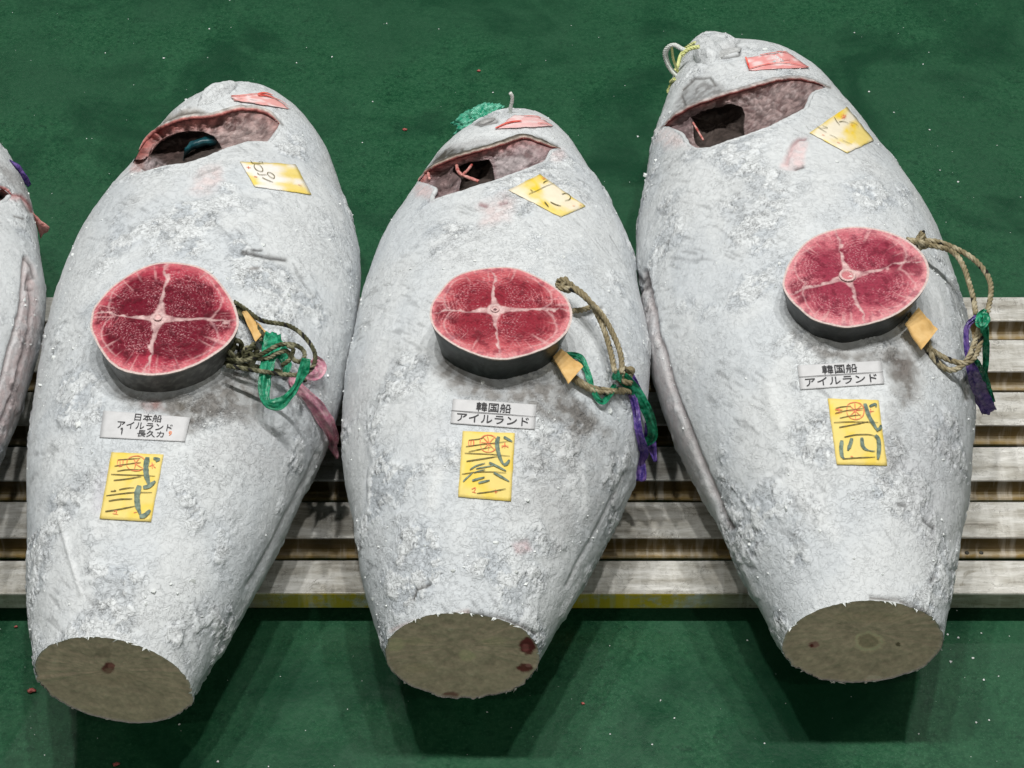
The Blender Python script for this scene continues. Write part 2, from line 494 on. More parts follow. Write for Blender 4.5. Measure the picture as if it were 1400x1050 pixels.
yA = on_plane(700, 405.5, PZ)[1]; yB = on_plane(700, 813, PZ)[1]
def box(x0, x1, y0, y1, z0, z1):
    V = [(x, y, z) for x in (x0, x1) for y in (y0, y1) for z in (z0, z1)]
    return V, [[0, 1, 3, 2], [4, 6, 7, 5], [0, 4, 5, 1], [2, 3, 7, 6], [0, 2, 6, 4], [1, 5, 7, 3]]
for xc in (-1.6, -0.75, 0.1, 0.95, 1.6):
    V, Fc = box(xc - 0.03, xc + 0.03, yB + 0.03, yA - 0.02, 0.001, 0.030)
    mk("runner", V, Fc, M_DARKM, pal, smooth=False)
for qx, qy in ((1322, 756), (1341.5, 756)):
    p = on_plane(qx, qy, PZ - 0.030)
    u, v = np.meshgrid(np.linspace(0, math.pi / 2, 5), np.linspace(0, 2 * math.pi, 10, endpoint=False), indexing='ij')
    R = 0.0042
    V = np.stack([p[0] + R * np.cos(u) * np.cos(v), p[1] + R * np.cos(u) * np.sin(v), p[2] + 0.6 * R * np.sin(u)], -1).reshape(-1, 3)
    mk("rivet", V, grid_faces(5, 10, True), M_DARKM, pal)

# ------------------------------------------------------------------ the fish
FRK = np.array([0, .1, .2, .3, .4, .5, .6, .7, .8, .88, .95])

def spl(x, y, q):
    x = np.asarray(x); y = np.asarray(y)
    d = np.gradient(y, x)
    i = np.clip(np.searchsorted(x, q) - 1, 0, len(x) - 2)
    h = x[i + 1] - x[i]
    t = (q - x[i]) / h
    return y[i] * (2*t**3 - 3*t**2 + 1) + h * d[i] * (t**3 - 2*t**2 + t) + y[i+1] * (-2*t**3 + 3*t**2) + h * d[i+1] * (t**3 - t**2)

def body(q, th, p):
    qq = np.minimum(q, .95)
    a, c, b, z = (spl(FRK, p[k], qq) for k in 'acbz')
    s = np.where(q > p['qc'], np.sqrt(np.clip(1 - ((q - p['qc']) / (1 - p['qc'])) ** 2, 0, 1)), 1.0)
    x = c + a * s * np.cos(th)
    zz = z + b * s * np.sin(th)
    y = q * p['L']
    w = np.clip(1 - q / .2, 0, 1) ** 2
    y = y + np.tan(p['cut']) * (x - c) * w + np.tan(p['tilt']) * (zz - z) * w
    cs, sn = np.cos(p['yaw']), np.sin(p['yaw'])
    P = np.stack([p['x0'] + x * cs + y * sn, p['y0'] - x * sn + y * cs, zz], -1)
    lo = PZ + 0.0015
    P[..., 2] = np.maximum(P[..., 2], lo)
    return P

def normals(P):
    du = np.gradient(P, axis=0)
    dv = (np.roll(P, -1, 1) - np.roll(P, 1, 1)) / 2
    n = np.cross(du, dv)
    n /= np.linalg.norm(n, axis=-1)[..., None] + 1e-12
    return n

class Fish:
    pass

def hit(f, px, py, lift=0.0, fallback=None):
    d = ray(px, py)
    loc, nrm, idx, dist = f.bvh.ray_cast(Vector(CC), Vector(d))
    if loc is None:
        if fallback is None:
            # nearest hit towards the fish's middle line
            m = proj(body(np.array([0.45]), np.array([np.pi / 2]), f.p))[0]
            for t in np.linspace(0.02, 1, 50):
                r = hit(f, px + (m[0] - px) * t, py + (m[1] - py) * t, lift, fallback="none")
                if r is not None:
                    dd = np.linalg.norm(r[0] - CC)
                    return CC + d * dd, r[1]
        return None
    n = np.array(nrm)
    if n @ d > 0:
        n = -n
    return np.array(loc) + n * lift, n

def hits(f, pts, lift=0.0):
    r = [hit(f, x, y) for x, y in pts]
    P = np.array([a for a, b in r]); Nn = np.array([b for a, b in r])
    return P + Nn * np.reshape(lift, (-1, 1)), Nn

FROST = np.array([0.645, 0.672, 0.69])
FISH = {}

def make_tuna(key, label, NQ=480, NT=500, gill=None, feats=(), flats=(), crumbs=320, seed=0):
    f = Fish()
    f.p = p = {k: (np.array(v) if isinstance(v, list) else v) for k, v in FIT[key].items()}
    # smooth surface for laying things on
    qs = np.concatenate([np.linspace(0, .86, 90), .86 + .14 * np.sin(np.linspace(0, np.pi / 2, 28))[1:]])
    ths = np.linspace(0, 2 * np.pi, 120, endpoint=False) - np.pi / 2
    Q, T = np.meshgrid(qs, ths, indexing='ij')
    S = body(Q, T, p)
    f.bvh = BVHTree.FromPolygons([Vector(v) for v in S.reshape(-1, 3)], grid_faces(len(qs), 120, True).tolist())
    base = body(np.array([0.4]), np.array([0.0]), p)[0]
    tailc = np.array([p['x0'], p['y0'], 0.0])
    mid = body(np.array([0.45]), np.array([np.pi / 2]), p)[0]
    f.root = empty("tuna", (mid[0], mid[1], PZ))
    tag(f.root, label, "tuna", "frozen tuna laid out on the pallet")
    f.head = np.array([np.sin(p['yaw']), np.cos(p['yaw']), 0])
    # dense surface
    nc = NQ // 6
    qs = np.concatenate([np.linspace(0, .86, NQ - nc), .86 + .1399 * np.sin(np.linspace(0, np.pi / 2, nc + 1))[1:]])
    ths = np.interp(np.arange(NT) / NT, [0, 0.11, 0.89, 1], [-np.pi / 2, -0.30, np.pi + 0.30, 1.5 * np.pi])
    Q, T = np.meshgrid(qs, ths, indexing='ij')
    B = body(Q, T, p)
    Nn = normals(B)
    flat = B.reshape(-1, 3); nn = Nn.reshape(-1, 3)
    uv = proj(flat)
    vis = ((CC - flat) * nn).sum(1) > 0
    so = seed * 9.7
    # frost: slow swells, lumps and crusted flakes
    up = sstep(-0.2, 0.5, nn[:, 2])
    big = fbm(flat * 7 + so, 3)
    lump = fbm(flat * 34 + so, 3)
    rough = sstep(-0.15, 0.35, fbm(flat * 5.5 + so + 40, 3))
    crust = sstep(0.02, 0.16, fbm(flat * np.array([58, 58, 58]) + so, 4) + 0.12 * fbm(flat * 6 + so, 2))
    side = sstep(0.25, 0.75, nn[:, 2])
    patchy = sstep(0.02, 0.40, fbm(flat * 8 + so + 60, 3) + 0.40 * (0.45 - Q.ravel()))     # where the frost has crusted
    D = 0.0026 * big + 0.0007 * lump + crust * (0.0003 + 0.0008 * patchy) + (0.0003 + 0.0006 * patchy) * fbm(flat * 95 + so, 2)
    cf = fbm(flat * 27 + so + 7, 5, 0.6) + 0.25 * (patchy - 0.5)
    fl = sstep(0.00, 0.07, cf) * patchy                       # thick white flakes
    fedge = np.exp(-((cf + 0.015) / 0.030) ** 2) * sstep(0.25, 0.8, patchy) * sstep(-0.1, 0.3, fbm(flat * 40 + so, 2))
    D = D + 0.0022 * fl - 0.0012 * fedge
    fl_w = fl[:, None] * 0.16
    tone = fbm(flat * 9 + so + 80, 4)
    cold = sstep(-0.1, 0.45, fbm(flat * np.array([6, 4, 6]) + so + 11, 3) + 0.25 * (0.4 - Q.ravel()))
    C = FROST * (1 + 0.035 * tone)[:, None]
    C = C * (1 - cold[:, None] * np.array([0.075, 0.06, 0.04]) * (1 - 0.8 * fl[:, None]))
    C = C * (1 - ((1 - fl) * patchy)[:, None] * np.array([0.08, 0.065, 0.045]))
    C = C * (1 + fl_w)                                         # the thick flakes are whiter
    C = C * (1 - 0.62 * fedge[:, None])
    scr = sstep(0.30, 0.55, fbm(np.stack([(flat[:, 0] + 0.8 * flat[:, 1]) * 120, (flat[:, 1] - 0.8 * flat[:, 0]) * 14, flat[:, 2] * 30 + so], -1), 3)) * sstep(0.0, 0.35, fbm(flat * 6 + so + 33, 2))
    C = C * (1 - 0.30 * scr)[:, None]
    D = D - 0.0008 * scr
    crusty = np.clip(0.12 + 0.50 * patchy + 0.15 * rough, 0, 1)
    dents = np.zeros(len(flat))
    # labels lie on smoother frost
    keep = np.ones(len(flat))
    for poly in flats:
        s = sdf(uv, poly)
        keep = np.where(vis, np.minimum(keep, 1 - 0.85 * sstep(-8, 0, s)), keep)
    wob = 4.0 * fbm(flat * 22 + so, 3)
    wob2 = fbm(flat * 60 + so + 5, 3)
    for ft in feats:
        kind = ft[0]
        if kind == 'patch':                            # blotch of another skin colour: polygon, colour, strength, edge, depth
            _, poly, colr, st, edge, dep = ft
            s = np.where(vis, sdf(uv, poly) + wob * edge / 6, -1e9)
            w = sstep(-edge, edge, s) * st * (0.55 + 0.45 * sstep(-0.35, 0.25, wob2))
            C = C * (1 - w[:, None]) + np.array(colr) * w[:, None]
            if edge > 9 and colr[0] < 0.4:
                w = w * (0.45 + 0.55 * sstep(-0.12, 0.12, wob2 + 0.5 * fbm(flat * 130 + so, 2)))
                C = C * (1 - (w * 0.5)[:, None]) + np.array(colr) * (w * 0.5)[:, None]
            D = D - dep * sstep(-edge, edge, s)
        elif kind == 'line':                           # crack or groove: line, colour, strength, width, depth
            _, ln, colr, st, wd, dep = ft
            s = np.where(vis, poly_dist(uv + np.stack([wob, np.roll(wob, 7)], 1) * min(wd, 6) / 7, ln), 1e9)
            w = np.exp(-(s / wd) ** 2)
            C = C * (1 - w[:, None] * st) + np.array(colr) * w[:, None] * st
            D = D - dep * w
    disp = (D * keep)[:, None] * nn
    flesh = np.zeros(len(flat), bool)
    if gill:
        so_ = np.where(vis, sdf(uv, gill['open']), -1e9)
        flesh = so_ > 0.0
        disp = disp * (1 - 0.8 * sstep(-9, 0, so_))[:, None]
    V = flat + disp
    V[:, 2] = np.maximum(V[:, 2], PZ + 0.001)
    V = V.reshape(NQ, NT, 3)
    # torn skin along the cut
    V[0] += f.head[None] * (-0.0018 * np.abs(fbm(V[0] * 60, 3)))[:, None]
    fq = grid_faces(NQ, NT, True)
    isf = flesh[fq].all(1)
    Vf = V.reshape(-1, 3)
    def sub(fc, name, mat, cc):
        u, inv = np.unique(fc.ravel(), return_inverse=True)
        return mk(name, Vf[u], inv.reshape(fc.shape), mat, f.root, cc[u])
    f.body = sub(fq[~isf][:, ::-1].copy(), "body", M_FROST, np.concatenate([np.clip(C, 0, 0.9), crusty[:, None]], 1))
    if gill:
        NB = 260
        LO = resample(gill['open'] + [gill['open'][0]], NB + 1, False)[:-1]
        LH = resample(gill['hole'] + [gill['hole'][0]], NB + 1, False)[:-1]
        for _ in range(3):
            LH = (np.roll(LH, 1, 0) + 2 * LH + np.roll(LH, -1, 0)) / 4
        PO, NO = hits(f, LO)
        PH, NH = hits(f, LH)
        RH = np.array([ray(x, y) for x, y in LH])
        inner = PH + RH * gill.get('dep', 0.040)
        rings, sv, tv = [], [], []
        KL = 26
        for k in range(KL):
            q_ = k / (KL - 1)
            rings.append(PO * (1 - q_) + inner * q_ - NO * (0.010 * np.sin(np.pi * q_) + 0.002))
            sv.append(np.full(NB, q_)); tv.append(np.zeros(NB))
        cen_h = inner.mean(0); rm = RH.mean(0)
        for k, (sh, dp) in enumerate([(0.99, 0.006), (0.97, 0.02), (0.93, 0.04), (0.86, 0.06), (0.76, 0.08), (0.64, 0.095), (0.50, 0.108), (0.34, 0.116), (0.17, 0.12), (0.01, 0.12)]):
            rings.append(cen_h + (inner - cen_h) * sh + rm * dp)
            sv.append(np.ones(NB)); tv.append(np.full(NB, (k + 1) / 10))
        G = np.stack(rings); sv = np.stack(sv); tv = np.stack(tv)
        gf = G.reshape(-1, 3); sf, tf = sv.ravel(), tv.ravel()
        nz = fbm(gf * 62 + so, 4); nz2 = fbm(gf * 140 + so + 3, 3); nz3 = fbm(gf * 24 + so, 2)
        bodyw = np.sin(np.pi * np.clip(sf, 0, 1)) * (tf == 0) + (tf > 0) * 0.6
        nav = np.tile(NO.mean(0) - rm, (1, 1)); nav = nav[0] / np.linalg.norm(nav[0])
        gf = gf + nav * ((0.0080 * nz + 0.003 * nz2) * bodyw)[:, None]
        guv = proj(gf)
        base_c = np.array(gill.get('flesh', (0.27, 0.19, 0.185)))
        CV = base_c * (0.62 + 0.75 * sstep(-0.35, 0.45, nz + 0.3 * nz2))[:, None]
        pale = sstep(0.15, 0.5, nz2 + 0.4 * nz3) * 0.45
        CV = CV * (1 - pale[:, None]) + np.array([0.56, 0.47, 0.47]) * pale[:, None]
        bl = sstep(0.15, 0.5, -nz - 0.3 * nz3) * 0.5
        CV = CV * (1 - bl[:, None]) + np.array([0.16, 0.075, 0.075]) * bl[:, None]
        dU = poly_dist(guv, gill['rim'])
        lin = np.exp(-(dU / gill.get('lw', 9.0)) ** 2) * gill.get('ls', 0.9) * (1 - 0.6 * sstep(gill.get('lx', 1e5), gill.get('lx', 1e5) + 60, guv[:, 0]))
        CV = CV * (1 - lin[:, None]) + np.array([0.42, 0.115, 0.10]) * (0.6 + 0.7 * sstep(-0.4, 0.4, nz))[:, None] * lin[:, None]
        dkc = sstep(0.0, 0.22, tf)  # shade inside the hole painted into the colour, darker with depth
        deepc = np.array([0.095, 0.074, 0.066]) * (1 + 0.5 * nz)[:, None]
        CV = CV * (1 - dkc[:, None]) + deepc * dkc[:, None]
        for poly, colr, edge in gill.get('spots', ()):
            w = sstep(-edge, edge, sdf(guv, poly) + 2.5 * nz)
            CV = CV * (1 - w[:, None]) + np.array(colr) * (0.8 + 0.6 * nz)[:, None] * w[:, None]
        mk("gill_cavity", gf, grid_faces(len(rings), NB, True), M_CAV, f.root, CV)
        # the frosted near edge of the opening
        low = gill['open'][len(gill['rim_all']) - 1:] if 'rim_all' in gill else gill['open'][len(gill['rim']) - 1:]
        pts = resample(low, 110, False)
        P, Nm = hits(f, pts)
        for _ in range(3):
            P[1:-1] = (P[:-2] + P[1:-1] * 2 + P[2:]) / 4
        P = P - Nm * 0.0030
        rr_ = 0.0046 * np.interp(np.linspace(0, 1, 110), [0, .05, .95, 1], [.5, 1, 1, .5]) * (1 + 0.22 * fbm(P * 70 + so, 3))
        Vt, Ft = tube(P, rr_, 10)
        cl = np.tile(FROST * 0.97, (len(Vt), 1)) * (1 + 0.1 * fbm(Vt * 60, 2))[:, None]
        mk("gill_lip", Vt, Ft, M_FROST, f.root, np.concatenate([cl, np.full((len(cl), 1), 0.2)], 1))
    # the sawn tail face
    ring = V[0]
    cen = ring.mean(0)
    rpl = ring.copy()
    for _ in range(12):
        rpl = (np.roll(rpl, 1, 0) + 2 * rpl + np.roll(rpl, -1, 0)) / 4
    NR = 46
    rr = np.linspace(0, 1, NR)
    bl = sstep(0.93, 1.0, rr)[:, None, None]
    G = cen + ((rpl[None] - cen) * (1 - bl) + (ring[None] - cen) * bl) * rr[:, None, None]
    fr = G.reshape(-1, 3)
    nz = fbm(fr * 30 + so, 4)
    nf = fbm(fr * 110 + so, 3)
    rad = np.repeat(rr, NT)
    G = fr - f.head * (0.0012 * nz + 0.0006 * nf)[:, None] * (1 - rad ** 8)[:, None] + f.head * 0.002
    col = np.array([0.84, 0.66, 0.51]) * (1 + 0.16 * nz + 0.20 * nf + 0.05 * np.sin(np.repeat(rr, NT) * 26 + 2 * nz))[:, None]
    uvf = proj(fr)
    for (cx, cy, rx, ry, colr, st) in FACE.get(key, ()):
        dd = np.hypot((uvf[:, 0] - cx) / rx, (uvf[:, 1] - cy) / ry) + 0.25 * nf
        w = (1 - sstep(0.75, 1.1, dd)) * st
        if max(colr) / min(colr) < 2:
            colr = np.array(colr) * np.array([2.3, 2.08, 1.95])
        col = col * (1 - w[:, None]) + np.array(colr) * w[:, None]
    edge = sstep(0.955, 0.99, rad + 0.012 * nf)
    col = col * (1 - 0.6 * edge[:, None]) + np.array([0.80, 0.74, 0.66]) * 0.6 * edge[:, None]
    mk("tail_cut", G, grid_faces(NR, NT, True)[:, ::-1].copy(), M_CUT, f.root, col)
    # shreds of skin standing off the sawn edge
    Vs, Fs = [], []
    r2 = np.random.default_rng(seed + 50)
    for k in range(26):
        j = int(r2.integers(NT))
        a = ring[j]; tdir = ring[(j + 1) % NT] - a; tdir /= np.linalg.norm(tdir)
        outw = (a - cen) / np.linalg.norm(a - cen)
        w, l = r2.uniform(.0010, .003), r2.uniform(.002, .007)
        tip = a - f.head * r2.uniform(.001, .006) - outw * l * r2.uniform(-0.5, 1.0) + tdir * r2.normal() * .004
        b0 = a + outw * 0.0005 - f.head * 0.001
        i = len(Vs)
        Vs += [b0 - tdir * w, b0 + tdir * w, tip, b0 + f.head * 0.002]
        Fs += [[i, i + 1, i + 2], [i + 1, i + 3, i + 2], [i + 3, i, i + 2]]
    s_ = mk("skin_shreds", np.array(Vs), Fs, M_ICE, f.root, smooth=False)
    s_["kind"] = "stuff"
    # loose frost crumbs
    ico = bmesh.new(); bmesh.ops.create_icosphere(ico, subdivisions=1, radius=1)
    iv = np.array([v.co[:] for v in ico.verts]); iff = np.array([[v.index for v in q.verts] for q in ico.faces]); ico.free()
    ok = np.where(vis & (nn[:, 2] > 0.15) & ~flesh & (keep > 0.9))[0]
    pr = (0.15 + rough[ok] ** 2) * (0.3 + crust[ok]); pr = pr / pr.sum()
    pick = r2.choice(ok, crumbs, p=pr)
    sc = r2.gamma(1.6, 0.0005, crumbs) + 0.0006
    VV = Vf[pick][:, None] + iv[None] * sc[:, None, None] * r2.uniform(0.5, 1.4, (crumbs, 12, 1)) * r2.uniform(0.6, 1.5, (crumbs, 1, 3))
    FF = (iff[None] + (np.arange(crumbs) * 12)[:, None, None]).reshape(-1, 3)
    k_ = mk("frost_crumbs", VV.reshape(-1, 3), FF, M_ICE, f.root, smooth=False)
    k_["kind"] = "stuff"
    # rim of the gill cover
    if gill and gill.get('rim_part', True):
        pts = resample(gill['rim'], 90)
        P, Nm = hits(f, pts)
        for _ in range(8):
            Nm[1:-1] = (Nm[:-2] + Nm[1:-1] * 2 + Nm[2:]) / 4
            P[1:-1] = (P[:-2] + P[1:-1] * 2 + P[2:]) / 4
        t = np.gradient(P, axis=0); t /= np.linalg.norm(t, axis=1)[:, None]
        hd = np.cross(Nm, t); hd *= np.sign((hd @ f.head))[:, None]
        w = np.interp(np.linspace(0, 1, 90), [0, .08, .9, 1], [.2, 1, 1, .2])
        sec = [(0.011, 0.0005), (0.007, 0.0030), (0.001, 0.0042), (-0.0035, 0.0036), (-0.0050, 0.0012), (-0.0045, -0.002), (0.000, -0.005), (0.010, -0.005)]
        jit = 0.0016 * fbm(P * 80 + so, 3)
        R = np.stack([P + (hd * (a * w)[:, None] + Nm * (b * w + jit * (a < 0.012))[:, None]) for a, b in [(np.array(a), b) for a, b in sec]], 1)
        cc = np.zeros((90, len(sec), 3))
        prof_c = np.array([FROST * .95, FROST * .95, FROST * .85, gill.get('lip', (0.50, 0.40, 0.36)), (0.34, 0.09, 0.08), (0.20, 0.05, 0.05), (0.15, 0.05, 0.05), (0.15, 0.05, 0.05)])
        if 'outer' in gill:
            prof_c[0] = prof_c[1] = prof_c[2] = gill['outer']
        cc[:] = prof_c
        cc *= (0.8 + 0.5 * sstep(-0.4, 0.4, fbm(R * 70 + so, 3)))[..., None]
        mk("gill_rim", R.reshape(-1, 3), grid_faces(90, len(sec), True), M_CAV, f.root, cc.reshape(-1, 3))
    FISH[key] = f
    return f

def lump(f, name, px, py, rx, ry, rz, mat, rot=0.0, sink=0.0, seed=1, cols=None, amp=0.12, yaw=None):
    """a rounded lump of real size (metres) set in the fish at a point of its surface"""
    P, n = hit(f, px, py)
    u, v = np.meshgrid(np.linspace(-np.pi / 2, np.pi / 2, 40), np.linspace(0, 2 * np.pi, 64, endpoint=False), indexing='ij')
    D = np.stack([np.cos(u) * np.cos(v), np.cos(u) * np.sin(v), np.sin(u)], -1).reshape(-1, 3)
    D = D * (1 + amp * fbm(D * 1.6 + seed, 3))[:, None]
    t = np.cross(n, [0, 0, 1.0]) if yaw is None else np.array(yaw, float)
    t -= n * (t @ n); t /= np.linalg.norm(t)
    s = np.cross(n, t)
    c, sn = math.cos(rot), math.sin(rot)
    t, s = t * c + s * sn, s * c - t * sn
    V = P - n * sink + D[:, :1] * rx * t + D[:, 1:2] * ry * s + D[:, 2:] * rz * n
    C = np.tile(FROST if cols is None else np.array(cols), (len(V), 1)) * (1 + 0.12 * fbm(V * 40, 3))[:, None]
    C = np.concatenate([C, np.full((len(C), 1), 0.25)], 1)
    return mk(name, V, grid_faces(40, 64, True), mat, f.root, C)

# marks on the sawn tail faces: x, y, radii in the view, colour, strength
FACE = {
 '1': [(147, 915, 9, 8, (0.20, 0.02, 0.03), 0.9), (152, 912, 5, 4, (0.50, 0.20, 0.18), 0.9), (150, 928, 45, 12, (0.37, 0.30, 0.24), 0.35), (140, 893, 12, 9, (0.20, 0.17, 0.14), 0.5)],
 '2': [(639, 897, 12, 9, (0.44, 0.42, 0.30), 0.8), (541, 883, 12, 10, (0.44, 0.42, 0.30), 0.8), (721, 884, 12, 12, (0.22, 0.015, 0.03), 0.95), (719, 887, 5, 6, (0.55, 0.16, 0.17), 0.9),
       (718, 914, 11, 6, (0.24, 0.02, 0.03), 0.9), (722, 911, 4, 3, (0.6, 0.25, 0.25), 0.9), (615, 952, 14, 5, (0.30, 0.10, 0.09), 0.8), (570, 878, 22, 6, (0.40, 0.37, 0.27), 0.5), (675, 878, 20, 6, (0.40, 0.37, 0.27), 0.5), (570, 915, 24, 7, (0.38, 0.34, 0.25), 0.4)],
 '3': [(1188, 879, 21, 15, (0.50, 0.44, 0.33), 0.95), (1188, 878, 15, 10, (0.27, 0.235, 0.18), 0.9), (1113, 883, 8, 5, (0.62, 0.30, 0.28), 0.9), (1110, 884, 3, 3, (0.2, 0.02, 0.02), 0.9),
       (1228, 882, 4, 3, (0.16, 0.13, 0.08), 0.9), (1195, 929, 13, 5, (0.55, 0.45, 0.40), 0.7), (1190, 845, 60, 8, (0.38, 0.33, 0.25), 0.4)],
}
K_DARK = (0.085, 0.075, 0.065)
K_GREY = (0.30, 0.285, 0.28)
K_PINK = (0.72, 0.56, 0.56)
K_BRUI = (0.34, 0.20, 0.21)

# --- first tuna in full view
za = lambda pts: zm(pts, 170, 100, 5.6)
U1 = za([(60,690),(110,590),(190,480),(260,430),(330,395),(400,365),(480,345),(560,335),(640,335),(720,318),(800,290),(920,272),(1050,288),(1130,330),(1195,390)])
O1 = U1 + za([(1180,440),(1110,530),(950,528),(800,572),(640,640),(480,692),(300,715),(150,760)])
H1 = za([(190,590),(250,520),(320,480),(400,450),(480,436),(600,440),(690,478),(735,540),(752,582),(640,640),(480,692),(330,712),(290,690),(220,655),(180,640)])
W1 = [(142,562.3),(260.2,571.7),(252.5,604.8),(136.8,599)]
Y1 = [(153,619),(223.7,622.3),(206.3,714),(136.8,709.7)]
T1 = [(327.9,222.2),(403.3,225.7),(425.3,267),(348.3,256.3)]
make_tuna('1', "frosted tuna under the steak with green and pink ribbons, left of the middle one", gill=dict(rim_all=U1, open=O1, hole=H1, rim=U1[1:], lw=16, ls=1.0, lx=275, flesh=(0.36, 0.27, 0.26), lip=(0.56, 0.20, 0.18), outer=(0.62, 0.58, 0.55),
  spots=[(za([(200,610),(330,520),(450,500),(520,470),(600,450),(560,530),(470,590),(440,650),(300,700)]), (0.125,0.085,0.078), 4), (za([(150,660),(230,650),(310,695),(160,760)]), (0.50,0.42,0.43), 4)]),
  flats=[W1, Y1, T1], seed=1, feats=[
  ('patch', za([(230,440),(330,340),(430,285),(560,270),(640,315),(480,335),(330,385),(250,430)]), (0.36,0.30,0.24), 0.75, 5, 0.0),
  ('line', za([(250,420),(400,320),(560,295),(650,320)]), K_DARK, 0.8, 2.2, 0.003),
  ('line', za([(290,400),(420,345),(540,325)]), K_DARK, 0.7, 1.6, 0.002),
  ('line', za([(900,270),(1050,285),(1160,345),(1210,395)]), K_DARK, 0.7, 2.0, 0.002),
  ('line', za([(640,130),(660,155),(700,155)]), K_DARK, 0.7, 1.5, 0.002),
  ('line', za([(770,100),(790,60),(800,100)]), K_DARK, 0.8, 2.0, 0.002),
  ('line', [(321,108),(318,116),(313,122)], (0.25,0.25,0.25), 0.7, 4.0, 0.012),
  ('patch', za([(60,700),(150,640),(170,660),(130,750),(60,770)]), (0.62,0.36,0.34), 0.8, 5, 0.0),
  ('patch', [(255,262),(275,235),(300,225),(303,245),(280,268)], (0.74,0.63,0.63), 0.8, 9, 0.0008),
  ('line', [(270,240),(300,228)], K_GREY, 0.5, 2, 0.0012),
  ('line', [(332,346),(352,350),(390,354)], (0.13,0.13,0.13), 0.95, 3.0, 0.0025),
  ('line', [(345,343),(358,342)], (0.10,0.10,0.10), 0.9, 2.0, 0.002),
  ('line', [(343,368),(352,367)], K_GREY, 0.9, 2.5, 0.0015),
  ('patch', [(160,535),(215,545),(265,545),(300,520),(325,505),(360,540),(345,585),(300,570),(255,590),(225,565),(180,555)], (0.20,0.19,0.18), 0.95, 12, 0.0012),
  ('patch', [(190,548),(215,545),(222,558),(200,562)], (0.35,0.20,0.19), 0.7, 6, 0.0),
  ('patch', [(240,545),(262,540),(265,560),(246,562)], (0.16,0.145,0.125), 0.8, 5, 0.0),
  ('patch', [(330,560),(420,600),(400,660),(330,640),(270,620)], (0.50,0.51,0.525), 0.6, 30, 0.0),
  ('patch', [(130,660),(150,640),(150,690),(130,700)], (0.55,0.53,0.60), 0.5, 9, 0.0),
  ('line', [(82,710),(92,750),(105,790),(112,812)], (0.72,0.745,0.76), 0.7, 3.2, -0.003),
  ('line', [(446,608),(416,675),(386,739),(357,793),(300,895)], (0.70,0.72,0.73), 0.4, 6, -0.004),
  ('line', [(434,620),(400,690),(370,745),(340,800)], (0.45,0.45,0.46), 0.45, 3, 0.003),
  ])

